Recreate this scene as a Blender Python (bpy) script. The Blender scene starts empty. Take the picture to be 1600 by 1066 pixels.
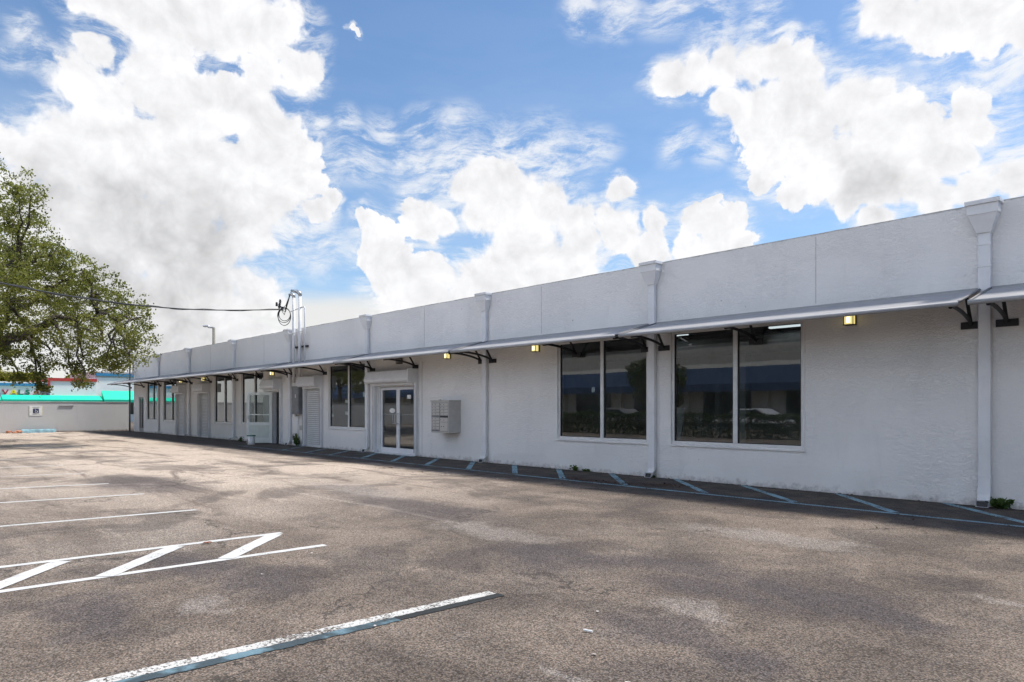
import bpy, bmesh, math, random
import numpy as np
from mathutils import Vector, Matrix, noise as mnoise
random.seed(7)
R_ = math.radians
SC = bpy.context.scene
COL = SC.collection

# ------------------------------------------------------------------ camera
F_PX = 1067.0; CH = 1.5; CD = 12.33; YAW = math.atan(F_PX/1010.0)
cam_d = bpy.data.cameras.new("camera"); cam = bpy.data.objects.new("camera", cam_d); COL.objects.link(cam)
cam_d.sensor_width = 36; cam_d.lens = 36*F_PX/1600; cam_d.shift_y = 104/1600
cam_d.clip_start = 0.05; cam_d.clip_end = 5000
cam.location = (0, -CD, CH); cam.rotation_euler = (R_(90), 0, YAW)
SC.camera = cam
RT = Vector((math.cos(YAW), math.sin(YAW), 0)); FW = Vector((-math.sin(YAW), math.cos(YAW), 0))
def ray(px, py):
    return FW + RT*((px-800)/F_PX) + Vector((0, 0, 1))*((637-py)/F_PX)
def at_depth(px, py, d):
    return Vector((0, -CD, CH)) + ray(px, py)*d
def gnd(px, py):
    r = ray(px, py); t = -CH/r.z
    return (r.x*t, -CD+r.y*t)
def skydir(px, py): return ray(px, py).normalized()

# ------------------------------------------------------------------ light
SUN_EL = 61.0; SUN_AZ = 28.0       # azimuth from +Y towards +X (the sun stands behind the long building)
sd = Vector((math.sin(R_(SUN_AZ))*math.cos(R_(SUN_EL)), math.cos(R_(SUN_AZ))*math.cos(R_(SUN_EL)), math.sin(R_(SUN_EL))))
sl = bpy.data.lights.new("sun", 'SUN'); sl.energy = 3.0; sl.angle = R_(7); sl.color = (1.0, 0.95, 0.88)
so = bpy.data.objects.new("sun", sl); COL.objects.link(so)
so.rotation_euler = sd.to_track_quat('Z', 'Y').to_euler()
SC.view_settings.view_transform = 'Standard'; SC.view_settings.look = 'None'
SC.view_settings.exposure = 0.7; SC.view_settings.gamma = 1.0
SC.cycles.max_bounces = 5; SC.cycles.diffuse_bounces = 3; SC.cycles.transparent_max_bounces = 12
SC.cycles.use_denoising = True

# ------------------------------------------------------------------ node helper
class NT:
    def __init__(s, tree): s.t = tree; s.n = tree.nodes; s.l = tree.links
    def new(s, typ, **kw):
        n = s.n.new(typ)
        for k, v in kw.items(): setattr(n, k, v)
        return n
    def put(s, sock, v):
        if isinstance(v, bpy.types.NodeSocket): s.l.new(v, sock)
        elif v is not None:
            if isinstance(v, (tuple, list)) and len(v) == 3 and sock.type == 'RGBA': v = (*v, 1)
            sock.default_value = v
    def math(s, op, a, b=None, c=None, clamp=False):
        n = s.new('ShaderNodeMath', operation=op); n.use_clamp = clamp
        s.put(n.inputs[0], a)
        if b is not None: s.put(n.inputs[1], b)
        if c is not None: s.put(n.inputs[2], c)
        return n.outputs[0]
    def vm(s, op, a, b=None, scale=None):
        n = s.new('ShaderNodeVectorMath', operation=op)
        s.put(n.inputs[0], a)
        if b is not None: s.put(n.inputs[1], b)
        if scale is not None: s.put(n.inputs['Scale'], scale)
        return n.outputs['Value'] if op in ('DISTANCE', 'LENGTH', 'DOT_PRODUCT') else n.outputs[0]
    def noise(s, vec, scale, detail=4, rough=0.5, dist=0.0, out='Fac', lac=2.0):
        n = s.new('ShaderNodeTexNoise'); s.put(n.inputs['Vector'], vec)
        n.inputs['Scale'].default_value = scale; n.inputs['Detail'].default_value = detail
        n.inputs['Roughness'].default_value = rough; n.inputs['Distortion'].default_value = dist
        n.inputs['Lacunarity'].default_value = lac
        return n.outputs[0] if out == 'Fac' else n.outputs['Color']
    def ramp(s, v, a, b, lo=0.0, hi=1.0, smooth=True):
        n = s.new('ShaderNodeMapRange'); n.interpolation_type = 'SMOOTHSTEP' if smooth else 'LINEAR'
        s.put(n.inputs['Value'], v); n.inputs['From Min'].default_value = a; n.inputs['From Max'].default_value = b
        s.put(n.inputs['To Min'], lo); s.put(n.inputs['To Max'], hi)
        return n.outputs['Result']
    def mix(s, f, a, b, mode='MIX'):
        n = s.new('ShaderNodeMix', data_type='RGBA', blend_type=mode)
        s.put(n.inputs[0], f); s.put(n.inputs[6], a); s.put(n.inputs[7], b)
        return n.outputs[2]
    def map(s, vec, scale=(1, 1, 1), rot=(0, 0, 0), loc=(0, 0, 0)):
        n = s.new('ShaderNodeMapping'); s.put(n.inputs[0], vec)
        n.inputs['Scale'].default_value = scale; n.inputs['Rotation'].default_value = rot; n.inputs['Location'].default_value = loc
        return n.outputs[0]

# ------------------------------------------------------------------ sky
world = bpy.data.worlds.new("World"); SC.world = world; world.use_nodes = True
world.cycles.sampling_method = 'NONE'
w = NT(world.node_tree); w.n.clear()
sky = w.new('ShaderNodeTexSky', sky_type='NISHITA'); sky.sun_disc = False
sky.sun_elevation = R_(SUN_EL); sky.sun_rotation = R_(SUN_AZ)
sky.air_density = 1.0; sky.dust_density = 0.6; sky.ozone_density = 2.0
tc = w.new('ShaderNodeTexCoord'); D = tc.outputs['Generated']
SKY_STR = 0.098; EXPO = 2**0.7
CUM = [(250,10,95),(330,20,75),(180,5,60),(120,-10,40),(430,50,60),(465,105,42),(385,35,55),(410,110,35),(250,120,75),(300,170,75),(150,90,30),(128,125,34),(118,140,34),(165,165,60),
(8,215,38),(60,235,55),(110,215,60),(180,250,90),(280,260,100),(385,180,58),(420,230,70),(450,290,58),(512,318,18),(485,330,22),(380,330,80),(60,330,95),(180,360,110),(300,380,100),
(395,375,48),(395,450,46),(300,470,90),(150,470,110),(40,430,100),(240,550,100),(360,520,80),(350,140,30),
(572,352,24),(598,385,44),(640,318,18),(662,345,42),(692,345,24),(620,425,50),(665,445,48),(575,400,22),(640,480,55),
(735,288,40),(790,300,58),(850,320,48),(900,352,45),(755,335,38),(975,303,22),(988,290,12),(1032,350,26),(1022,388,32),(960,365,42),(900,395,55),(825,385,66),(775,425,55),(730,455,48),(860,440,60),
(1095,345,28),(1112,322,14),(1130,360,38),(1165,378,22),(1080,385,28),(1000,400,30),
(1040,122,28),(1085,108,36),(1130,100,42),(1175,100,40),(1210,92,34),(1255,110,46),(1262,78,22),(1230,75,26),(1130,165,30),(1175,175,52),(1250,190,80),(1340,165,55),(1375,150,30),(1385,205,68),(1440,225,62),(1485,245,42),
(1290,260,60),(1200,250,46),(1180,285,22),(1235,300,30),(1350,285,55),(1420,280,55),(1330,320,22),(1370,345,26),(1455,318,36),(1520,292,45),(1580,285,45),(1610,330,60),
(1395,20,52),(1470,30,62),(1560,25,68),(1620,60,50),(1440,65,30),(548,50,9),(558,58,9),(1515,165,36),(1535,200,24)]
WISP = [(905,12,42),(970,14,45),(1040,14,45),(1110,20,48),(1190,24,46),(1230,60,30),(540,192,30),(600,200,36),(660,206,40),(720,215,45),(780,240,55),(640,250,62),(850,245,66),(925,238,45),(560,245,58),(700,262,50),
(30,50,34),(60,92,36),(20,95,30),(500,385,50),(450,350,40),(1560,120,70),(1500,150,50),(1590,235,50),(1580,180,35),(1100,240,30),(1050,230,34),(500,190,22)]
GREY = [(220,350,120),(150,430,130),(290,400,110),(70,300,80),(330,330,70),(250,500,130),(1370,285,70),(100,530,120)]
def blobset(vec, lst, grow=1.0):
    acc = None
    for px, py, r in lst:
        c = skydir(px, py); rr = (skydir(px+r, py)-skydir(px-r, py)).length*0.25 + (skydir(px, py+r)-skydir(px, py-r)).length*0.25
        rr *= grow
        dd = w.vm('DISTANCE', vec, tuple(c))
        v = w.math('MULTIPLY_ADD', dd, -1.0/rr, 1.0)
        acc = v if acc is None else w.math('SMOOTH_MAX', acc, v, 0.12)
    return acc
def warp(vec, scale, amt, detail, rough=0.55):
    c = w.noise(vec, scale, detail, rough, out='Color')
    o = w.vm('SUBTRACT', c, (0.5, 0.5, 0.5))
    return w.vm('ADD', vec, w.vm('SCALE', o, scale=amt))
w1 = warp(D, 9.0, 0.05, 2)
w2 = warp(w1, 30.0, 0.026, 4, 0.62)
cumF = w.math('MINIMUM', w.math('MULTIPLY', blobset(w2, CUM, 1.22), 3.0), 2.6)
# cauliflower edge: fractal worley bumps
def billow(vec):
    v = w.new('ShaderNodeTexVoronoi', feature='F1'); v.inputs['Scale'].default_value = 26; v.inputs['Detail'].default_value = 2.0
    v.inputs['Roughness'].default_value = 0.55; v.inputs['Lacunarity'].default_value = 2.3; w.put(v.inputs['Vector'], vec)
    return v.outputs['Distance']
bl = billow(w1)
fb = w.noise(w1, 22, 6, 0.62)
# a generic cloud field for the rest of the dome, only away from the part the photograph shows
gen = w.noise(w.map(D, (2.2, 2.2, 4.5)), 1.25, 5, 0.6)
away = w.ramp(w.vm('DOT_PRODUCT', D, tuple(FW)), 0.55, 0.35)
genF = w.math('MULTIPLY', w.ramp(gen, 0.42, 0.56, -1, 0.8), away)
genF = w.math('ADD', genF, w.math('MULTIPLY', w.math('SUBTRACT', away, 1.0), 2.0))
genF = w.math('SUBTRACT', genF, w.math('MULTIPLY', w.ramp(w.vm('DOT_PRODUCT', D, (1, 0.1, -0.3)), 0.25, 0.60), 1.6))  # unseen clouds cleared on the right so faces turned that way stay darker
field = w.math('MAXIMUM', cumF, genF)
field = w.math('ADD', field, w.math('MULTIPLY', w.math('SUBTRACT', 0.42, bl), 0.8))
field = w.math('ADD', field, w.math('MULTIPLY', w.math('SUBTRACT', fb, 0.5), 2.3))
# edge softness varies over the sky
soft = w.ramp(w.noise(D, 5.0, 2), 0.35, 0.65, 0.30, 1.05)
t_ = w.math('DIVIDE', w.math('SUBTRACT', field, 0.02), soft, clamp=True)
cumA = w.math('SMOOTH_MIN', w.ramp(t_, 0.0, 1.0), 1.0, 0.05, clamp=True)
# wispy layer
wv = w.map(w1, (1, 1, 3.2), (R_(4), R_(-6), 0))
wn = w.noise(wv, 16, 6, 0.68, 0.15)
wispF = blobset(w1, WISP, 1.35)
wispA = w.math('MULTIPLY', w.ramp(wispF, 0.0, 0.8), w.ramp(wn, 0.36, 0.66), clamp=True)
wispA = w.math('MULTIPLY', wispA, 0.85)
# thin overall haze that grows to the horizon
sep = w.new('ShaderNodeSeparateXYZ'); w.put(sep.inputs[0], D)
dz = sep.outputs['Z']
veil = w.math('MULTIPLY', w.ramp(dz, 0.62, 0.05), w.ramp(w.noise(w.map(D, (1, 1, 4)), 3.5, 5, 0.6), 0.3, 0.7, 0.04, 0.34))
band = w.ramp(w.math('ADD', dz, w.math('MULTIPLY', w.math('SUBTRACT', w.noise(w.map(D, (1, 1, 5)), 7, 4), 0.5), 0.03)), 0.175, 0.135)
# brightness inside the clouds
emb0 = w.noise(w1, 15, 5, 0.58)
emb1 = w.noise(w.vm('ADD', w1, (0.004, 0.004, 0.016)), 15, 5, 0.58)
emb = w.math('MULTIPLY', w.math('SUBTRACT', emb0, emb1), 2.0)
greyF = w.ramp(blobset(w.vm('ADD', D, w.vm('SCALE', w.vm('SUBTRACT', w.noise(D, 12, 3, 0.6, out='Color'), (0.5,)*3), scale=0.06)), GREY, 1.1), 0.0, 0.75)
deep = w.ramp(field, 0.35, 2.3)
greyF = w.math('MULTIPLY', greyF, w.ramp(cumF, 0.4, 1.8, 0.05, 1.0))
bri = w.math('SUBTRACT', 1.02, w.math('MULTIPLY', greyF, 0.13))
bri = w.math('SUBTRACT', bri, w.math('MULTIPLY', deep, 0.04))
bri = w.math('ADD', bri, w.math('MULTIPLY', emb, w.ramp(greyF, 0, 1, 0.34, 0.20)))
bri = w.math('SUBTRACT', bri, w.math('MULTIPLY', w.math('MULTIPLY', w.math('SUBTRACT', bl, 0.25), 0.20), w.ramp(greyF, 0, .7, 0.4, 1.0)))
bri = w.math('MINIMUM', w.math('MAXIMUM', bri, 0.55), 1.06)
# unseen clouds behind the camera, brightened and warmed to light the facade
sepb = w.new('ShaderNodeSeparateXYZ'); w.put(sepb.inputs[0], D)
hi = w.ramp(sepb.outputs['Z'], 0.10, 0.60, 0.55, 1.75)  # higher unseen clouds boosted more, keeping the wall under the awnings darker
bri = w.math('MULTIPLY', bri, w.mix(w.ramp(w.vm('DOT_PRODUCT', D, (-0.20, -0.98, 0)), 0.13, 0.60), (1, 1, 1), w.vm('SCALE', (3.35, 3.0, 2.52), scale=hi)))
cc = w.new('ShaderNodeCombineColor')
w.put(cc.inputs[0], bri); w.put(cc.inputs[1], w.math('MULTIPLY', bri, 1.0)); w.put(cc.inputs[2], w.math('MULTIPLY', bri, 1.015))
skyc = w.vm('MULTIPLY', sky.outputs[0], (SKY_STR*.80, SKY_STR*.94, SKY_STR*1.03))
SKY_GAIN = 1.0
E1 = 1/EXPO
col = w.mix(veil, skyc, (0.80*E1, 0.88*E1, 0.98*E1))
col = w.mix(wispA, col, (0.93*E1, 0.95*E1, 0.98*E1))
col = w.mix(w.math('MULTIPLY', band, 0.9), col, (0.88*E1, 0.86*E1, 0.82*E1))
fringe = w.math('MULTIPLY', w.math('MULTIPLY', w.ramp(cumF, -1.1, 0.5), w.ramp(wn, 0.38, 0.68)), 0.75)
col = w.mix(fringe, col, (0.95*E1, 0.965*E1, 0.985*E1))
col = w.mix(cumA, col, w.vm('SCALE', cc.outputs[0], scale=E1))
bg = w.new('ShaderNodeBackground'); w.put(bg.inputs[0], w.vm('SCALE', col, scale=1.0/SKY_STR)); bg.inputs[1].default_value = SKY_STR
wo = w.new('ShaderNodeOutputWorld'); w.l.new(bg.outputs[0], wo.inputs[0])

# ------------------------------------------------------------------ materials
MATS = {}
def newmat(name):
    m = bpy.data.materials.new(name); m.use_nodes = True; t = NT(m.node_tree); t.n.clear()
    o = t.new('ShaderNodeOutputMaterial'); b = t.new('ShaderNodeBsdfPrincipled'); t.l.new(b.outputs[0], o.inputs[0])
    tc = t.new('ShaderNodeTexCoord'); MATS[name] = m
    return m, t, b, o, tc.outputs['Object']
def simple(name, col, rough=0.5, metal=0.0, var=0.12, vs=6.0, bump=0.0, bs=40.0, spec=0.5):
    m, t, b, o, P = newmat(name)
    n = t.noise(P, vs, 5, 0.6)
    f = t.ramp(n, 0.3, 0.7)
    c0 = tuple(x*(1-var) for x in col); c1 = tuple(min(1, x*(1+var)) for x in col)
    t.put(b.inputs['Base Color'], t.mix(f, c0, c1))
    b.inputs['Roughness'].default_value = rough; b.inputs['Metallic'].default_value = metal
    b.inputs['Specular IOR Level'].default_value = spec
    if bump:
        bn = t.new('ShaderNodeBump'); bn.inputs['Strength'].default_value = bump; bn.inputs['Distance'].default_value = 0.01
        t.put(bn.inputs['Height'], t.noise(P, bs, 5, 0.6)); t.l.new(bn.outputs[0], b.inputs['Normal'])
    return m
def bumpnode(t, b, h, strength, dist, prev=None):
    bn = t.new('ShaderNodeBump'); bn.inputs['Strength'].default_value = strength; bn.inputs['Distance'].default_value = dist
    t.put(bn.inputs['Height'], h)
    if prev is not None: t.l.new(prev, bn.inputs['Normal'])
    t.l.new(bn.outputs[0], b.inputs['Normal']); return bn.outputs[0]

def stucco(name, base, var=0.05, strength=0.5, dirt=0.12):
    m, t, b, o, P = newmat(name)
    big = t.noise(P, 0.55, 4, 0.6); mid = t.noise(P, 3.0, 4, 0.6)
    c = t.mix(t.ramp(big, 0.3, 0.7), tuple(x*(1-var) for x in base), tuple(x*(1+var*0.6) for x in base))
    streak = t.noise(t.map(P, (2.2, 2.2, 0.5)), 1.0, 6, 0.7, 0.4)
    c = t.mix(t.math('MULTIPLY', t.ramp(streak, 0.52, 0.75), dirt), c, tuple(x*0.72 for x in base))
    s = t.new('ShaderNodeSeparateXYZ'); t.put(s.inputs[0], P)
    low = t.ramp(t.math('ADD', s.outputs[2], t.math('MULTIPLY', t.math('SUBTRACT', t.noise(P, 6, 5, 0.7), 0.5), 0.5)), 0.12, -0.04)
    c = t.mix(t.math('MULTIPLY', low, 0.55), c, (0.30, 0.27, 0.24))   # splashed dirt along the foot of the wall
    top = t.ramp(t.math('ADD', s.outputs[2], t.math('MULTIPLY', t.math('SUBTRACT', t.noise(P, 9, 6, 0.75), 0.5), 0.10)), 4.565, 4.60)
    c = t.mix(t.math('MULTIPLY', top, 0.55), c, (0.20, 0.19, 0.17))
    # nicks
    v = t.new('ShaderNodeTexVoronoi'); v.inputs['Scale'].default_value = 2.3; t.put(v.inputs['Vector'], P)
    sp = t.math('MULTIPLY', t.ramp(v.outputs['Distance'], 0.055, 0.03), t.ramp(t.noise(P, 0.8, 2), 0.52, 0.60))
    c = t.mix(t.math('MULTIPLY', sp, 0.6), c, (0.25, 0.24, 0.23))
    t.put(b.inputs['Base Color'], c); b.inputs['Roughness'].default_value = 0.85; b.inputs['Specular IOR Level'].default_value = 0.25
    # trowelled texture: wide flattened ridges with fine grain
    ridge = t.noise(t.map(P, (1.0, 1.0, 2.2)), 15, 5, 0.6, 1.1)
    ridge = t.ramp(ridge, 0.42, 0.60)
    patch = t.ramp(t.noise(P, 1.1, 3), 0.35, 0.6, 0.35, 1.0)
    h = t.math('ADD', t.math('MULTIPLY', ridge, patch), t.math('MULTIPLY', t.noise(P, 60, 4, 0.6), 0.5))
    n1 = bumpnode(t, b, h, strength, 0.012)
    return m
stucco('white_stucco', (0.84, 0.825, 0.805), strength=0.65, dirt=0.20)
stucco('grey_stucco', (0.56, 0.55, 0.535), strength=0.4, dirt=0.35)
stucco('cream_stucco', (0.78, 0.74, 0.66), strength=0.3)
stucco('market_wall', (0.80, 0.80, 0.80), strength=0.2)
simple('white_metal', (0.72, 0.725, 0.735), 0.42, 0, 0.05, 3, 0.1, 12)
simple('door_green_white', (0.68, 0.71, 0.675), 0.45, 0, 0.05)
simple('green_panel', (0.54, 0.60, 0.55), 0.45, 0, 0.06)
simple('window_frame', (0.66, 0.66, 0.65), 0.4, 0.1, 0.06, 5)
simple('bracket_black', (0.022, 0.022, 0.024), 0.45, 0.3, 0.2)
simple('alu_grey', (0.34, 0.34, 0.345), 0.6, 0.1, 0.08, 4)
simple('rail_grey', (0.16, 0.16, 0.165), 0.6, 0.1, 0.08, 4)
simple('mail_grey', (0.50, 0.49, 0.465), 0.42, 0.35, 0.06, 5)
simple('meter_grey', (0.20, 0.21, 0.225), 0.5, 0.3, 0.15, 4)
simple('dark_line', (0.03, 0.03, 0.03), 0.7)
simple('interior_wall_paint', (0.42, 0.42, 0.40), 0.8, 0, 0.12, 1.2)
simple('interior_floor', (0.22, 0.23, 0.22), 0.35, 0, 0.25, 1.5)
simple('interior_dark', (0.045, 0.045, 0.05), 0.7, 0, 0.2, 2)
simple('board_white', (0.6, 0.62, 0.64), 0.6)
simple('blue_canvas', (0.022, 0.05, 0.12), 0.7, 0, 0.12, 3)
simple('trim_blue', (0.03, 0.22, 0.42), 0.6)
simple('trim_red', (0.45, 0.04, 0.035), 0.6)
simple('teal_canvas', (0.0, 0.66, 0.40), 0.65, 0, 0.05, 1.5)
simple('teal_canvas_dark', (0.0, 0.40, 0.26), 0.65, 0, 0.05, 1.5)
simple('sign_white', (0.75, 0.75, 0.72), 0.5, 0, 0.08)
simple('sign_yellow', (0.62, 0.55, 0.20), 0.5)
simple('sign_navy', (0.02, 0.03, 0.10), 0.5)
simple('letter_red', (0.30, 0.015, 0.03), 0.4); simple('letter_yellow', (0.80, 0.65, 0.02), 0.4)
simple('letter_green', (0.02, 0.20, 0.12), 0.4); simple('letter_pink', (0.70, 0.35, 0.28), 0.4); simple('letter_violet', (0.32, 0.28, 0.42), 0.4)
simple('cable_black', (0.03, 0.03, 0.032), 0.5)
simple('galvanised', (0.50, 0.51, 0.52), 0.35, 0.7, 0.1, 8)
simple('pole_brown', (0.20, 0.19, 0.16), 0.7)
simple('lamp_body', (0.10, 0.08, 0.05), 0.5)
simple('bucket_white', (0.75, 0.75, 0.73), 0.4); simple('bucket_green', (0.05, 0.16, 0.11), 0.4); simple('bucket_red', (0.55, 0.16, 0.14), 0.5)
simple('car_white', (0.75, 0.76, 0.78), 0.25, 0, 0.03); simple('car_glass', (0.02, 0.025, 0.03), 0.08); simple('tyre', (0.02, 0.02, 0.02), 0.8)
simple('car_silver', (0.42, 0.43, 0.45), 0.25, 0.5, 0.03)
simple('kerb_blue', (0.22, 0.38, 0.44), 0.8, 0, 0.3, 4, 0.4, 20)
simple('brick_orange', (0.50, 0.22, 0.13), 0.9, 0, 0.3, 10)
simple('concrete', (0.38, 0.36, 0.33), 0.9, 0, 0.15, 4, 0.3, 30)
simple('paper', (0.8, 0.8, 0.78), 0.7)
simple('dead_leaf', (0.075, 0.035, 0.02), 0.8, 0, 0.5, 3)
simple('pebble', (0.5, 0.46, 0.42), 0.9, 0, 0.4, 3)
def bark():
    m, t, b, o, P = newmat('bark')
    n = t.noise(t.map(P, (3, 3, 0.8)), 4, 7, 0.7, 0.5)
    t.put(b.inputs['Base Color'], t.mix(t.ramp(n, 0.3, 0.7), (0.035, 0.028, 0.022), (0.14, 0.115, 0.095)))
    b.inputs['Roughness'].default_value = 0.95; bumpnode(t, b, n, 0.9, 0.05)
bark()
def leafmat(name, dark, light, trans=0.45):
    m, t, b, o, P = newmat(name)
    g = t.new('ShaderNodeNewGeometry')
    c = t.mix(g.outputs['Random Per Island'], dark, light)
    c = t.mix(t.ramp(t.noise(P, 0.9, 3), 0.40, 0.60, 0, 0.55), c, tuple(x*0.6 for x in dark))
    c = t.mix(t.ramp(t.noise(t.vm('ADD', P, (9, 3, 1)), 0.6, 3), 0.48, 0.62, 0, 0.45), c, tuple(x*1.35 for x in light))
    t.put(b.inputs['Base Color'], c); b.inputs['Roughness'].default_value = 0.55; b.inputs['Specular IOR Level'].default_value = 0.3
    tr = t.new('ShaderNodeBsdfTranslucent'); t.put(tr.inputs[0], t.mix(0.5, c, (0.30, 0.34, 0.03)))
    mx = t.new('ShaderNodeMixShader'); mx.inputs[0].default_value = trans
    t.l.new(b.outputs[0], mx.inputs[1]); t.l.new(tr.outputs[0], mx.inputs[2]); t.l.new(mx.outputs[0], o.inputs[0])
leafmat('oak_leaf', (0.075, 0.088, 0.022), (0.29, 0.29, 0.085))
leafmat('yellow_leaf', (0.12, 0.12, 0.015), (0.42, 0.36, 0.05))
leafmat('weed_leaf', (0.025, 0.06, 0.015), (0.10, 0.17, 0.04), 0.3)
leafmat('hedge_leaf', (0.025, 0.042, 0.012), (0.075, 0.10, 0.03), 0.2)
def glass():
    m, t, b, o, P = newmat('window_glass'); t.n.remove(b)
    fr = t.new('ShaderNodeFresnel'); fr.inputs[0].default_value = 1.52
    tr = t.new('ShaderNodeBsdfTransparent'); tr.inputs[0].default_value = (0.68, 0.74, 0.74, 1)
    gl = t.new('ShaderNodeBsdfGlossy'); gl.inputs['Roughness'].default_value = 0.0; gl.inputs[0].default_value = (0.95, 0.98, 1, 1)
    bn = t.new('ShaderNodeBump'); bn.inputs['Strength'].default_value = 0.03; bn.inputs['Distance'].default_value = 0.02
    t.put(bn.inputs['Height'], t.noise(P, 1.3, 2)); t.l.new(bn.outputs[0], gl.inputs['Normal'])
    f = t.math('MULTIPLY', fr.outputs[0], 2.4, clamp=True)
    df = t.new('ShaderNodeBsdfDiffuse'); df.inputs[0].default_value = (0.35, 0.38, 0.38, 1)
    mx = t.new('ShaderNodeMixShader'); t.put(mx.inputs[0], f); t.l.new(tr.outputs[0], mx.inputs[1]); t.l.new(gl.outputs[0], mx.inputs[2])
    dust = t.ramp(t.noise(t.map(P, (4, 4, 1.0)), 1.6, 6, 0.7), 0.45, 0.8, 0.01, 0.10)
    m2 = t.new('ShaderNodeMixShader'); t.put(m2.inputs[0], dust); t.l.new(mx.outputs[0], m2.inputs[1]); t.l.new(df.outputs[0], m2.inputs[2])
    t.l.new(m2.outputs[0], o.inputs[0])
glass()
def emit(name, col, s):
    m, t, b, o, P = newmat(name); t.n.remove(b)
    e = t.new('ShaderNodeEmission'); e.inputs[0].default_value = (*col, 1); e.inputs[1].default_value = s
    t.l.new(e.outputs[0], o.inputs[0])
emit('lamp_glow', (1.0, 0.82, 0.30), 0.55); emit('tube_glow', (0.9, 0.97, 1.0), 0.7); emit('lamp_core', (1.0, 0.95, 0.55), 1.6)
def awning_mat():
    m, t, b, o, P = newmat('awning_grey')
    n = t.noise(t.map(P, (0.8, 3, 3)), 2.0, 5, 0.6)
    c = t.mix(t.ramp(n, 0.3, 0.7), (0.30, 0.295, 0.30), (0.36, 0.355, 0.36))
    v = t.new('ShaderNodeTexVoronoi'); v.inputs['Scale'].default_value = 3.0; t.put(v.inputs['Vector'], P)
    c = t.mix(t.math('MULTIPLY', t.ramp(v.outputs['Distance'], 0.06, 0.02), 0.5), c, (0.12, 0.11, 0.1))
    t.put(b.inputs['Base Color'], c); b.inputs['Roughness'].default_value = 0.75; b.inputs['Specular IOR Level'].default_value = 0.3
awning_mat()

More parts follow.
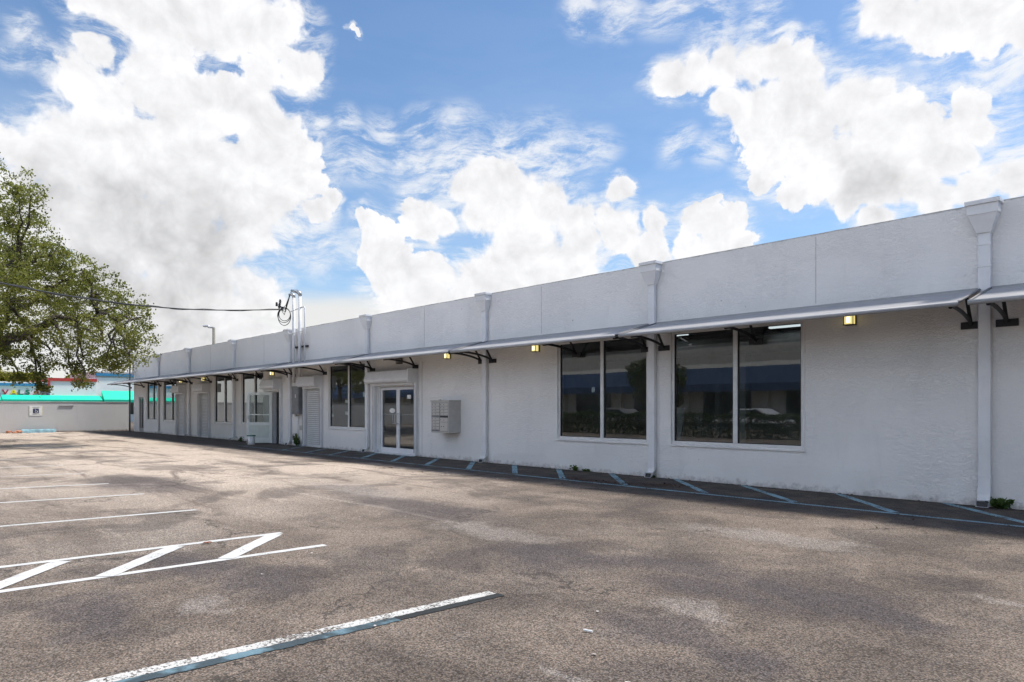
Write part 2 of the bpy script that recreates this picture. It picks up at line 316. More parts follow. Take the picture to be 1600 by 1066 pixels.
def asphalt():
    m, t, b, o, P = newmat('asphalt')
    # worn, patchy lot
    big = t.noise(P, 0.16, 5, 0.6, 0.4); mid = t.noise(t.map(P, (1, 1, 1)), 0.75, 6, 0.62, 0.6); sm = t.noise(P, 4.5, 5, 0.65)
    long_ = t.noise(t.map(P, (0.18, 1.0, 1)), 0.8, 5, 0.6, 0.5)
    c = t.mix(t.ramp(mid, 0.30, 0.68), (0.100, 0.084, 0.073), (0.232, 0.194, 0.163))
    c = t.mix(t.math('MULTIPLY', t.ramp(big, 0.45, 0.68), 0.5), c, (0.36, 0.325, 0.29))
    c = t.mix(t.math('MULTIPLY', t.ramp(sm, 0.5, 0.75), 0.25), c, (0.30, 0.275, 0.25))
    sep = t.new('ShaderNodeSeparateXYZ'); t.put(sep.inputs[0], P); X, Y = sep.outputs[0], sep.outputs[1]
    wob = t.math('MULTIPLY', t.math('SUBTRACT', t.noise(P, 0.35, 4, 0.6), 0.5), 7.0)
    worn = t.math('MULTIPLY', t.ramp(t.math('ADD', X, wob), -4.5, -17), t.ramp(t.math('ADD', Y, t.math('MULTIPLY', wob, 0.5)), -12.5, -7.5, 0.35, 1))  # pale wear over the far lot, with distance sheen painted into it
    c = t.mix(t.math('MULTIPLY', worn, 0.82), c, (0.66, 0.57, 0.485))
    c = t.mix(t.math('MULTIPLY', t.ramp(long_, 0.50, 0.66), 0.6), c, (0.135, 0.112, 0.097))
    lg2 = t.noise(t.map(P, (0.13, 0.9, 1), (0, 0, R_(-5))), 1.3, 6, 0.68, 1.2)
    c = t.mix(t.math('MULTIPLY', t.ramp(lg2, 0.56, 0.66), t.math('MULTIPLY', t.ramp(X, -4, -14), 0.65)), c, (0.13, 0.10, 0.085))
    c = t.mix(t.math('MULTIPLY', t.ramp(lg2, 0.40, 0.32), t.math('MULTIPLY', t.ramp(X, -2, -12), 0.5)), c, (0.56, 0.50, 0.44))
    tw_ = t.noise(t.vm('ADD', P, (31, 7, 0)), 0.42, 5, 0.62, 0.8)
    c = t.mix(t.math('MULTIPLY', t.ramp(tw_, 0.53, 0.61), 0.50), c, (0.078, 0.068, 0.066))
    # tyre-dark and oily patches with soft outlines
    PW = t.vm('ADD', P, t.vm('SCALE', t.vm('SUBTRACT', t.noise(P, 1.2, 5, 0.65, out='Color'), (.5, .5, .5)), scale=1.3))
    def spot(px, py, rx, ry, rot=0.0):
        gx, gy = gnd(px, py)
        q = t.vm('SUBTRACT', PW, (gx, gy, 0))
        q = t.vm('MULTIPLY', q, (1/rx, 1/ry, 0))
        return t.ramp(t.vm('LENGTH', q), 1.0, 0.35)
    ac = None
    for a in [(1250,925,.75,.45), (1370,965,.8,.35), (1110,925,.8,.4), (1050,985,.7,.4), (860,870,1.0,.7), (940,875,.8,.35), (1060,885,1.1,.5), (420,905,.9,.5), (300,880,1.0,.5), (150,960,.9,.4),(1180,1030,.5,.3), (220,755,3,1.2), (640,790,3,.8)]:
        s_ = spot(*a); ac = s_ if ac is None else t.math('MAXIMUM', ac, s_)
    c = t.mix(t.math('MULTIPLY', ac, 0.62), c, (0.082, 0.074, 0.080))
    lc = None
    for a in [(340,940,.38,.25), (1590,945,.5,.22), (1330,852,.45,.15), (1090,960,.5,.25), (560,765,2.2,.6), (760,830,1.3,.5), (840,1050,.3,.1), (1200,840,1.6,.5)]:
        s_ = spot(*a); lc = s_ if lc is None else t.math('MAXIMUM', lc, s_)
    c = t.mix(t.math('MULTIPLY', lc, 0.33), c, (0.42, 0.39, 0.37))
    # washed dirt and sealer strip along the building, its shade painted in too
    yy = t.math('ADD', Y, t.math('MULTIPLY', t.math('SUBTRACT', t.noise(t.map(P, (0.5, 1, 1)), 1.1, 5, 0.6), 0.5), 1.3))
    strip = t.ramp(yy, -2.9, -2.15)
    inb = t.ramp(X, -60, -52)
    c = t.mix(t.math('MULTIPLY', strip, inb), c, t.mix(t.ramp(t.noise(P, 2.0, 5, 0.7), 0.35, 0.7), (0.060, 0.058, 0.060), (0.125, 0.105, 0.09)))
    brown = t.math('MULTIPLY', t.ramp(yy, -3.3, -2.5), t.ramp(yy, -1.7, -2.4))
    c = t.mix(t.math('MULTIPLY', brown, t.ramp(t.noise(P, 1.5, 6, 0.7), 0.4, 0.7, 0.0, 0.8)), c, (0.085, 0.055, 0.038))
    foot = t.ramp(t.math('ADD', Y, t.math('MULTIPLY', t.noise(P, 5, 5, 0.7), 0.3)), -0.05, 0.12)
    c = t.mix(t.math('MULTIPLY', foot, 0.8), c, (0.05, 0.038, 0.03))
    # aggregate speckle
    v = t.new('ShaderNodeTexVoronoi'); v.inputs['Scale'].default_value = 92; t.put(v.inputs['Vector'], P)
    v.inputs['Randomness'].default_value = 1.0
    vc = t.new('ShaderNodeSeparateColor'); t.put(vc.inputs[0], v.outputs['Color'])
    lum = t.ramp(vc.outputs[0], 0.0, 1.0, 0.50, 1.55, smooth=False)
    v2 = t.new('ShaderNodeTexVoronoi'); v2.inputs['Scale'].default_value = 230; t.put(v2.inputs['Vector'], P)
    vc2 = t.new('ShaderNodeSeparateColor'); t.put(vc2.inputs[0], v2.outputs['Color'])
    lum = t.math('MULTIPLY', lum, t.ramp(vc2.outputs[1], 0, 1, 0.75, 1.25, smooth=False))
    pit = t.ramp(v.outputs['Distance'], 0.45, 0.75, 1.0, 0.45)
    lum = t.math('MULTIPLY', lum, pit)
    amt = t.ramp(strip, 0, 1, 1.0, 0.7)
    sc = t.mix(amt, (1, 1, 1), t.vm('SCALE', (1, 1, 1), scale=lum))
    c = t.mix(1.0, c, sc, 'MULTIPLY')
    tint = t.mix(vc.outputs[2], (1.10, 0.985, 0.87), (0.99, 1.0, 1.0))
    c = t.mix(1.0, c, tint, 'MULTIPLY')
    # hairline cracks
    vk = t.new('ShaderNodeTexVoronoi', feature='DISTANCE_TO_EDGE'); vk.inputs['Scale'].default_value = 0.22
    t.put(vk.inputs['Vector'], t.vm('ADD', P, t.vm('SCALE', t.noise(P, 1.1, 6, 0.7, out='Color'), scale=1.6)))
    crack = t.math('MULTIPLY', t.ramp(vk.outputs[0], 0.0065, 0.002), t.ramp(t.noise(P, 0.3, 2), 0.42, 0.54))
    c = t.mix(t.math('MULTIPLY', crack, 0.75), c, (0.04, 0.035, 0.03))
    t.put(b.inputs['Base Color'], c); b.inputs['Roughness'].default_value = 0.92; b.inputs['Specular IOR Level'].default_value = 0.25
    h = t.math('SUBTRACT', t.math('MULTIPLY', vc.outputs[0], 0.6), t.math('MULTIPLY', v.outputs['Distance'], 0.9))
    bumpnode(t, b, h, 0.55, 0.008)
asphalt()
def paint(name, col, wear_lo=0.35, wear_hi=0.62, under=(0.13, 0.118, 0.11), patch=0.0):
    """road paint, worn through to the asphalt where the noise says"""
    m, t, b, o, P = newmat(name)
    n = t.math('ADD', t.math('MULTIPLY', t.noise(P, 55, 3, 0.7), 0.62), t.math('MULTIPLY', t.noise(P, 2.2, 5, 0.65), 0.38))
    f = t.ramp(n, wear_lo, wear_hi)
    c = t.mix(t.ramp(t.noise(P, 7, 4), 0.3, 0.7), tuple(x*0.86 for x in col), col)
    c = t.mix(t.math('MULTIPLY', t.ramp(t.noise(P, 1.2, 6, 0.7), 0.55, 0.72), 0.5), c, tuple(x*0.55 for x in col))
    if patch: c = t.mix(t.ramp(t.noise(P, 1.9, 4, 0.6), 0.46, 0.56, 0, patch), c, (0.035, 0.042, 0.046))
    t.put(b.inputs['Base Color'], t.mix(f, under, c)); b.inputs['Roughness'].default_value = 0.8; b.inputs['Specular IOR Level'].default_value = 0.25
    v = t.new('ShaderNodeTexVoronoi'); v.inputs['Scale'].default_value = 62; t.put(v.inputs['Vector'], P)
    bumpnode(t, b, t.math('MULTIPLY', v.outputs['Distance'], -0.9), 0.4, 0.006)
    tr = t.new('ShaderNodeBsdfTransparent'); mx = t.new('ShaderNodeMixShader')
    t.put(mx.inputs[0], f); t.l.new(tr.outputs[0], mx.inputs[1]); t.l.new(b.outputs[0], mx.inputs[2]); t.l.new(mx.outputs[0], o.inputs[0])
paint('paint_white', (0.64, 0.63, 0.60), 0.32, 0.44)
paint('paint_white_chipped', (0.62, 0.60, 0.56), 0.40, 0.50)
paint('paint_white_worn', (0.66, 0.64, 0.60), 0.34, 0.50)
paint('paint_blue', (0.26, 0.42, 0.50), 0.36, 0.52)
paint('paint_blue_worn', (0.24, 0.37, 0.44), 0.38, 0.56)
paint('paint_slate', (0.15, 0.24, 0.28), 0.28, 0.45, patch=0.8)
paint('paint_black', (0.035, 0.037, 0.036), 0.26, 0.40)
M = MATS

# ------------------------------------------------------------------ mesh helpers
def obj(name, bm, mat, parent=None, smooth=False):
    me = bpy.data.meshes.new(name)
    if isinstance(bm, bmesh.types.BMesh):
        bmesh.ops.recalc_face_normals(bm, faces=bm.faces[:]); bm.to_mesh(me); bm.free()
    else:
        me.from_pydata(*bm)
    for m in (mat if isinstance(mat, (list, tuple)) else [mat]): me.materials.append(M[m])
    o = bpy.data.objects.new(name, me); COL.objects.link(o)
    if parent: o.parent = parent
    if smooth:
        for p in me.polygons: p.use_smooth = True
    return o
def tag(o, label, cat, group=None, kind=None):
    if label: o['label'] = label
    if cat: o['category'] = cat
    if group: o['group'] = group
    if kind: o['kind'] = kind
    return o
def thing(name, label, cat, loc=(0, 0, 0), rz=0.0, group=None):
    o = bpy.data.objects.new(name, None); COL.objects.link(o); o.empty_display_size = 0.2
    o.location = loc; o.rotation_euler = (0, 0, rz)
    return tag(o, label, cat, group)
def dup(root, loc=None, label=None, rz=None):
    r = root.copy(); COL.objects.link(r)
    if loc is not None: r.location = loc
    if rz is not None: r.rotation_euler = (0, 0, rz)
    if label: r['label'] = label
    for ch in list(root.children):
        c = ch.copy(); COL.objects.link(c); c.parent = r
        for g in list(ch.children):
            d = g.copy(); COL.objects.link(d); d.parent = c
    return r
def struct(name, bm, mat):
    o = obj(name, bm, mat); o['kind'] = 'structure'; return o
def B(): return bmesh.new()
def box(bm, x0, x1, y0, y1, z0, z1, bev=0.0, mi=0, mat=None):
    vs = [bm.verts.new((x, y, z)) for x in (x0, x1) for y in (y0, y1) for z in (z0, z1)]
    fs = [(0, 1, 3, 2), (4, 6, 7, 5), (0, 4, 5, 1), (2, 3, 7, 6), (0, 2, 6, 4), (1, 5, 7, 3)]
    nf = [bm.faces.new([vs[i] for i in f]) for f in fs]
    for f in nf: f.material_index = mi
    if mat is not None: bmesh.ops.transform(bm, matrix=mat, verts=vs)
    if bev:
        es = list({e for f in nf for e in f.edges})
        bmesh.ops.bevel(bm, geom=es, offset=bev, segments=2, affect='EDGES', profile=0.5)
def tube(bm, pts, r, n=10, cap=True, flat=1.0):
    pts = [Vector(p) for p in pts]; rs = r if isinstance(r, (list, tuple)) else [r]*len(pts)
    rings = []
    up = Vector((0, 0, 1)); prev = None
    for i, p in enumerate(pts):
        a = pts[max(i-1, 0)]; b = pts[min(i+1, len(pts)-1)]; d = (b-a).normalized()
        if prev is None:
            u = d.cross(up) if abs(d.z) < 0.95 else d.cross(Vector((0, 1, 0)))
        else: u = prev - d*prev.dot(d)
        u.normalize(); prev = u; v = d.cross(u)
        rings.append([bm.verts.new(p + u*math.cos(2*math.pi*k/n)*rs[i] + v*math.sin(2*math.pi*k/n)*rs[i]*flat) for k in range(n)])
    for i in range(len(rings)-1):
        for k in range(n): bm.faces.new((rings[i][k], rings[i][(k+1) % n], rings[i+1][(k+1) % n], rings[i+1][k]))
    if cap: bm.faces.new(rings[0][::-1]); bm.faces.new(rings[-1])
def lathe(bm, prof, n=24, c=(0, 0, 0)):
    rings = [[bm.verts.new((c[0]+r*math.cos(2*math.pi*k/n), c[1]+r*math.sin(2*math.pi*k/n), c[2]+z)) for k in range(n)] for r, z in prof]
    for i in range(len(rings)-1):
        for k in range(n): bm.faces.new((rings[i][k], rings[i][(k+1) % n], rings[i+1][(k+1) % n], rings[i+1][k]))
    bm.faces.new(rings[0][::-1]); bm.faces.new(rings[-1])
def prism(bm, poly, axis, a, b, mi=0):
    """extrude a 2D polygon along an axis: axis 0 -> (y,z) poly, axis 1 -> (x,z), axis 2 -> (x,y)"""
    def P(p, t): return {0: (t, p[0], p[1]), 1: (p[0], t, p[1]), 2: (p[0], p[1], t)}[axis]
    v0 = [bm.verts.new(P(p, a)) for p in poly]; v1 = [bm.verts.new(P(p, b)) for p in poly]; n = len(poly)
    fs = [bm.faces.new(v0), bm.faces.new(v1[::-1])] + [bm.faces.new((v0[i], v1[i], v1[(i+1) % n], v0[(i+1) % n])) for i in range(n)]
    for f in fs: f.material_index = mi
def strip(bm, a, b, wd, z, side=0.0, ragged=0.006, seg=0.12):
    a = Vector((*a, 0)); b = Vector((*b, 0)); d = (b-a); L = d.length; d.normalize(); s = Vector((d.y, -d.x, 0))
    n = max(2, int(L/seg)); prev = None
    for i in range(n+1):
        p = a + d*(L*i/n)
        l = bm.verts.new(p + s*(side - wd/2 + random.uniform(-ragged, ragged)) + Vector((0, 0, z)))
        r = bm.verts.new(p + s*(side + wd/2 + random.uniform(-ragged, ragged)) + Vector((0, 0, z)))
        if prev: bm.faces.new((prev[0], prev[1], r, l))
        prev = (l, r)

# ------------------------------------------------------------------ ground
def make_ground():
    bm = B()
    xs = [-1500, -400, -150, -90] + [-60+2*i for i in range(41)] + [40, 80, 200, 600, 1500]
    ys = [-1500, -400, -150, -60, -40] + [-30+2*i for i in range(19)] + [20, 60, 200, 600, 1500]
    g = [[bm.verts.new((x, y, 0)) for y in ys] for x in xs]
    for i in range(len(xs)-1):
        for j in range(len(ys)-1): bm.faces.new((g[i][j], g[i+1][j], g[i+1][j+1], g[i][j+1]))
    struct('parking_lot', bm, 'asphalt')
make_ground()
# white stall lines, measured on the ground
def ext(a, b, back):
    a = Vector(a); b = Vector(b); d = (a-b).normalized(); return tuple(a + d*back), tuple(b)
def gl(p, q, back=1.6): return ext(gnd(*p), gnd(*q), back)
for p, q, wd, mt in [((0, 925), (508, 852), .10, 'paint_white'), ((0, 887), (440, 833), .10, 'paint_white'), ((0, 823), (306, 797), .10, 'paint_white'),
                  ((0, 786), (225, 772), .10, 'paint_white'), ((0, 764), (170, 756), .10, 'paint_white'), ((0, 745), (130, 740), .10, 'paint_white_worn'),
                  ((0, 731), (100, 727), .10, 'paint_white_worn'), ((0, 719), (80, 716), .09, 'paint_white_worn')]:
    bm = B(); a, b = gl(p, q); strip(bm, a, b, wd, 0.004); struct('parking_line', bm, mt)
for p, q in [((-60, 939), (97, 878)), ((162, 902), (275, 855)), ((352, 874), (430, 836))]:
    bm = B(); strip(bm, gnd(*p), gnd(*q), .17, 0.008); struct('hatch_line', bm, 'paint_white')
bm = B(); a, b = gl((180, 1062), (770, 927)); strip(bm, a, b, .105, 0.006, side=-.01, ragged=.006, seg=.03); struct('parking_line', bm, 'paint_white_chipped')
bm = B(); a2 = Vector(a); b2 = Vector(b); dd = (b2-a2).normalized(); mid = a2 + dd*((b2-a2).length*0.78)
strip(bm, a, tuple(mid), .10, 0.005, side=.088, ragged=.009, seg=.03); struct('parking_line', bm, 'paint_slate')
bm = B(); strip(bm, tuple(mid), tuple(b2+dd*.02), .09, 0.005, side=.083, ragged=.006, seg=.03); struct('parking_line', bm, 'paint_black')
# faded blue hatching of the walkway
bm = B(); strip(bm, (2.5, -1.74), (-11.0, -1.80), .10, 0.004); struct('walkway_line', bm, 'paint_blue')
bm = B(); strip(bm, (-11.0, -1.80), (-27.0, -1.66), .10, 0.004); struct('walkway_line', bm, 'paint_blue_worn')
hx = [(1.7, 1.7), (.1, 1.6), (-1.5, 1.55), (-3.1, 1.5), (-4.72, 1.4), (-6.5, 1.75), (-7.98, 1.65), (-9.68, 1.6), (-11.3, 1.6), (-12.85, 1.7), (-14.5, 1.7), (-16.1, 1.6), (-17.8, 1.7), (-19.4, 1.7), (-21.2, 1.6), (-22.8, 1.6), (-24.6, 1.6)]
for i, (x, dx) in enumerate(hx):
    bm = B(); strip(bm, (x, -.08), (x+dx, -1.68), .13, 0.008); struct('walkway_line', bm, 'paint_blue' if -21 < x < 0 else 'paint_blue_worn')
bm = B(); strip(bm, (-20.3, -.30), (-17.0, -.30), .10, 0.012); struct('walkway_line', bm, 'paint_blue_worn')

# ------------------------------------------------------------------ the long white building
XL, XR = -47.85, 14.0; TOP = 4.6; WT = 0.22
WIN = [(-8.15, -5.35, .74, 3.10, -6.70), (-11.40, -8.74, .74, 3.10, -10.03), (-22.80, -20.15, .76, 3.06, -21.42),
       (-30.80, -28.45, .78, 3.06, -29.42), (-34.10, -31.76, .76, 3.06, -32.85), (-41.95, -39.62, .75, 3.06, -40.52), (-45.10, -42.90, .75, 3.06, -43.92),
       (4.2, 7.0, .74, 3.10, 5.6)]
DOORS = [(-19.50, -17.32, 0, 2.26), (-24.55, -23.30, 0, 2.26), (-27.60, -26.72, 0, 2.20), (-36.00, -34.72, 0, 2.26), (-39.42, -38.24, 0, 2.26), (-46.75, -45.75, 0.0, 2.15)]
bld = thing('shop_building', 'long white stucco single-storey shop building along the right, with parapet, shop windows and shutters', 'building', (0, 0, 0))
def facade():
    ops = [w_[:4] for w_ in WIN] + DOORS
    xs = set(); x = XL
    while x < XR: xs.add(round(x, 3)); x += 0.31
    xs.add(XR)
    for o in ops: xs |= {o[0], o[1]}
    xs = sorted(xs); keep = [xs[0]]
    crit = {o[0] for o in ops} | {o[1] for o in ops} | {XL, XR}
    for x in xs[1:]:
        if x - keep[-1] < 0.05:
            if x in crit: 
                if keep[-1] in crit: keep.append(x)
                else: keep[-1] = x
        else: keep.append(x)
    xs = keep
    zs = sorted({0.0, TOP, 3.35, 4.2} | {o[2] for o in ops} | {o[3] for o in ops})
    zs = [z for i, z in enumerate(zs)]
    def inside(xc, zc): return any(o[0] < xc < o[1] and o[2] < zc < o[3] for o in ops)
    bm = B(); V = {}
    def vert(i, j, y):
        k = (i, j, y)
        if k not in V:
            z = zs[j]
            if j == len(zs)-1: z += 0.012*mnoise.noise(Vector((xs[i]*1.7, 0, 3))) + 0.010*mnoise.noise(Vector((xs[i]*6, 5, 3)))
            if j == 0: z = -0.05
            V[k] = bm.verts.new((xs[i], y, z))
        return V[k]
    nx, nz = len(xs)-1, len(zs)-1
    solid = {(i, j): not inside((xs[i]+xs[i+1])/2, (zs[j]+zs[j+1])/2) for i in range(nx) for j in range(nz)}
    for (i, j), s in solid.items():
        if not s: continue
        for y in (0.0, WT): bm.faces.new((vert(i, j, y), vert(i+1, j, y), vert(i+1, j+1, y), vert(i, j+1, y)))
        for di, dj, e in ((-1, 0, ((i, j), (i, j+1))), (1, 0, ((i+1, j), (i+1, j+1))), (0, -1, ((i, j), (i+1, j))), (0, 1, ((i, j+1), (i+1, j+1)))):
            if not solid.get((i+di, j+dj), False):
                (a0, b0), (a1, b1) = e
                bm.faces.new((vert(a0, b0, 0.0), vert(a1, b1, 0.0), vert(a1, b1, WT), vert(a0, b0, WT)))
    return bm
obj('front_wall', facade(), 'white_stucco', bld)
bm = B(); box(bm, XL, XL+WT, WT, 15, -.05, TOP-.01); box(bm, XR-WT, XR, WT, 15, -.05, TOP-.01); box(bm, XL+WT, XR-WT, 15-WT, 15, -.05, TOP-.01)
obj('side_wall', bm, 'white_stucco', bld)
bm = B(); box(bm, XL+WT, XR-WT, WT, 15-WT, 3.75, 3.95); obj('roof', bm, 'interior_dark', bld)
bm = B(); box(bm, XL+WT, XR-WT, WT, 15-WT, 0.0, 0.03); obj('interior_floor', bm, 'interior_floor', bld)
bm = B(); box(bm, XL+WT, XR-WT, 7.0, 7.1, 0.03, 3.75)
for x in (-47.0, -42.3, -37.1, -31.2, -25.9, -23.0, -17.0, -14.9, -12.6, -3.0, 2.5, 9): box(bm, x, x+.12, WT, 7.0, 0.03, 3.75)
obj('interior_wall', bm, 'interior_wall_paint', bld)
for x0_, x1_ in ((-11.5, -8.6), (-8.3, -5.2), (-22.9, -20.0)):
    bm = B(); box(bm, x0_, x1_, .24, .75, .66, .70, .004); obj('window_board', bm, 'board_white', bld)
for y in (1.6, 3.4, 5.2):
    bm = B(); box(bm, XL+WT+.02, XR-WT-.02, y, y+.10, 3.42, 3.745); obj('ceiling_beam', bm, 'interior_dark', bld)
for x, y in [(-9.8, 2.3), (-6.6, 2.5), (-7.6, 4.4), (-11.2, 4.2), (-21.4, 2.2), (-29.8, 2.2), (-33.0, 2.3), (-15.9, 3)]:
    bm = B(); box(bm, x-.6, x+.6, y-.05, y+.05, 3.28, 3.32); obj('ceiling_lamp', bm, 'tube_glow', bld)
    bm = B(); box(bm, x-.62, x+.62, y-.09, y+.09, 3.322, 3.40); obj('lamp_housing', bm, 'white_metal', bld)
# ducts / column / leaning board inside
bm = B(); tube(bm, [(-12.4, 2.9, 3.0), (-3.1, 2.9, 3.0)], .22, 16); obj('duct', bm, 'alu_grey', bld, True)
bm = B(); box(bm, -8.3, -8.05, 3.0, 3.25, .03, 3.74); obj('column', bm, 'interior_wall_paint', bld)
bm = B(); box(bm, -.35, .35, 0, .03, 0, 1.5, mat=Matrix.Translation((-10.4, 3.2, .03)) @ Matrix.Rotation(R_(-12), 4, 'X')); obj('leaning_board', bm, 'board_white', bld)
bm = B(); box(bm, -7.3, -5.5, .9, 1.5, .03, .60); obj('counter', bm, 'board_white', bld)

def window(x0, x1, z0, z1, mx):
    f = .06; ya, yb = .03, .10
    bm = B()
    box(bm, x0, x0+f, ya, yb, z0, z1, .004); box(bm, x1-f, x1, ya, yb, z0, z1, .004)
    box(bm, x0+f, x1-f, ya, yb, z0, z0+f, .004); box(bm, x0+f, x1-f, ya, yb, z1-f, z1, .004)
    box(bm, mx-.045, mx+.045, ya-.012, yb, z0+f, z1-f, .004)
    fr = obj('window', bm, 'window_frame', bld)
    for a, b in ((x0+f, mx-.045), (mx+.045, x1-f)):
        bm = B()
        g = .012
        box(bm, a, a+g, ya+.012, yb-.02, z0+f, z1-f); box(bm, b-g, b, ya+.012, yb-.02, z0+f, z1-f)
        box(bm, a+g, b-g, ya+.012, yb-.02, z0+f, z0+f+g); box(bm, a+g, b-g, ya+.012, yb-.02, z1-f-g, z1-f)
        obj('gasket', bm, 'dark_line', fr)
        vs = [(a+g, .068, z0+f+g), (b-g, .068, z0+f+g), (b-g, .068, z1-f-g), (a+g, .068, z1-f-g)]
        obj('pane', (vs, [], [(0, 1, 2, 3)]), 'window_glass', fr)
    bm = B(); box(bm, x0-.03, x1+.03, -.035, .028, z0-.045, z0-.002, .006)
    for xx in (x0-.028, x1+.002): box(bm, xx, xx+.026, -.014, .028, z0, z1, .003)
    obj('window_trim', bm, 'white_stucco', fr)
    return fr
wins = [window(*a) for a in WIN]
# small paper notices taped inside some panes
for i, (x, z, w_, h) in [(1, (-10.33, 1.92, .10, .12)), (2, (-21.62, 1.72, .22, .10)), (2, (-21.62, 1.30, .24, .12)), (2, (-20.42, 1.95, .24, .16)), (2, (-22.62, 1.22, .18, .10)), (2, (-22.68, 1.50, .06, .14))]:
    bm = B(); box(bm, x-w_/2, x+w_/2, .073, .075, z-h/2, z+h/2); obj('notice', bm, 'paper', wins[i])

def shutter_box(x0, x1, zb=2.28, zt=2.68, p=.38):
    bm = B(); r = .12; poly = [(-.001, zb), (-.10, zb)]
    poly = [(-.002, zt), (-.002, zb)]
    for cx, cz, a0 in ((-p+r, zb+r, 270), (-p+r, zt-r*0.5, 180)):
        rr = r if a0 == 270 else r*0.5
        for k in range(5):
            a = R_(a0 - 90*k/4); poly.append((cx+rr*math.cos(a), cz+rr*math.sin(a)))
    prism(bm, poly, 0, x0, x1-.02)
    o = obj('shutter_box', bm, 'white_metal', bld)
    bm = B(); box(bm, x1-.018, x1+.012, -p-.01, -.003, zb-.02, zt+.015, .004); obj('end_plate', bm, 'white_metal', o)
    bm = B(); box(bm, x0+.08, x1-.06, -.16, -.08, zb-.07, zb-.002, .004); box(bm, x1-.11, x1-.05, -.175, -.065, zb-.085, zb-.07); obj('bottom_rail', bm, 'white_metal', o)
    return o
def guide(x):
    bm = B(); box(bm, x-.05, x+.05, -.12, -.002, .03, 2.28, .004); o = obj('guide_rail', bm, 'white_metal', bld)
    bm = B(); box(bm, x-.035, x-.006, -.125, -.118, .1, 2.2); obj('slot', bm, 'meter_grey', o)
    return o
def shutter(x0, x1, z1=2.26):
    bm = B(); z = .04; n = int((z1-z)/.075)
    prof = []
    for k in range(n):
        zz = z + k*.075
        prof += [(.045, zz), (-.004, zz+.008), (-.012, zz+.032), (-.006, zz+.054), (.045, zz+.066)]
    v0 = [bm.verts.new((x0+.02, y+.02, z_)) for y, z_ in prof]; v1 = [bm.verts.new((x1-.02, y+.02, z_)) for y, z_ in prof]
    for i in range(len(prof)-1):
        f = bm.faces.new((v0[i], v1[i], v1[i+1], v0[i+1])); f.material_index = 1 if i % 5 == 4 else 0  # groove faces get a darker grey: slot shade painted between the slats
    o = obj('roller_shutter', bm, ('white_metal', 'meter_grey'), bld)
    bm = B(); box(bm, x0+.02, x1-.02, -.01, .06, .0, .045, .004); obj('bottom_bar', bm, 'white_metal', o)
shutter_box(-19.76, -17.23); guide(-19.58); guide(-17.25)
shutter_box(-24.66, -23.22); guide(-24.60); guide(-23.26); shutter(-24.55, -23.30)
shutter_box(-28.00, -26.65, 2.26, 2.66); guide(-26.66)
shutter_box(-36.12, -34.66); guide(-36.05); guide(-34.67); shutter(-36.0, -34.72)
shutter_box(-39.55, -38.18); guide(-39.47); guide(-38.19); shutter(-39.42, -38.24)
# double glass door
def double_door():
    x0, x1, z1 = -19.5, -17.32, 2.26
    bm = B(); f = .09
    box(bm, x0, x0+f, .03, .15, 0, z1, .004); box(bm, x1-f, x1, .03, .15, 0, z1, .004); box(bm, x0+f, x1-f, .03, .15, z1-f, z1, .004)
    box(bm, x0-.02, x1+.02, -.10, .21, 0, .022)
    fr = obj('door_frame', bm, 'white_metal', bld)
    mid = (x0+x1)/2
    for s, (a, b) in enumerate(((x0+f+.005, mid-.003), (mid+.003, x1-f-.005))):
        bm = B(); t = .085; zb, zt = .03, z1-f-.01
        box(bm, a, a+t, .06, .105, zb, zt, .004); box(bm, b-t, b, .06, .105, zb, zt, .004)
        box(bm, a+t, b-t, .06, .105, zb, zb+.17, .004); box(bm, a+t, b-t, .06, .105, zt-.09, zt, .004)
        d = obj('door', bm, 'white_metal', bld)
        vs = [(a+t, .082, zb+.17), (b-t, .082, zb+.17), (b-t, .082, zt-.09), (a+t, .082, zt-.09)]
        obj('pane', (vs, [], [(0, 1, 2, 3)]), 'window_glass', d)
        hx_ = b-.045 if s == 0 else a+.045
        bm = B(); tube(bm, [(hx_, .06, .98), (hx_, .0, .98), (hx_-.02, -.01, 1.02), (hx_-.02, -.01, 1.26), (hx_, .0, 1.30), (hx_, .06, 1.30)], .014, 8)
        if s == 0: box(bm, hx_-.16, hx_, -.012, .008, .97, .99); box(bm, hx_-.17, hx_-.15, -.012, .008, .97, 1.29)
        obj('handle', bm, 'galvanised', d, True)
        bm = B(); box(bm, a+t, b-t, .100, .125, 1.26, 1.30); obj('push_bar', bm, 'galvanised', d)
    bm = B(); box(bm, -17.92, -17.72, .078, .080, 1.78, 1.90); obj('notice', bm, 'paper', bld)
    bm = B(); lathe(bm, [(.16, 0), (.17, .004)], 20)
    bmesh.ops.transform(bm, matrix=Matrix.Translation((-18.75, .078, 1.40)) @ Matrix.Diagonal((1, 1, .45, 1)) @ Matrix.Rotation(R_(90), 4, 'X'), verts=bm.verts[:])
    obj('notice', bm, 'paper', bld)
double_door()
# dark narrow door at the far end
bm = B(); box(bm, -46.75, -46.66, .03, .12, 0, 2.15); box(bm, -45.84, -45.75, .03, .12, 0, 2.15); box(bm, -46.66, -45.84, .03, .12, 2.06, 2.15); box(bm, -46.66, -45.84, .03, .12, 0, .25)
d = obj('door', bm, 'alu_grey', bld); obj('pane', ([(-46.66, .07, .25), (-45.84, .07, .25), (-45.84, .07, 2.06), (-46.66, .07, 2.06)], [], [(0, 1, 2, 3)]), 'window_glass', d)
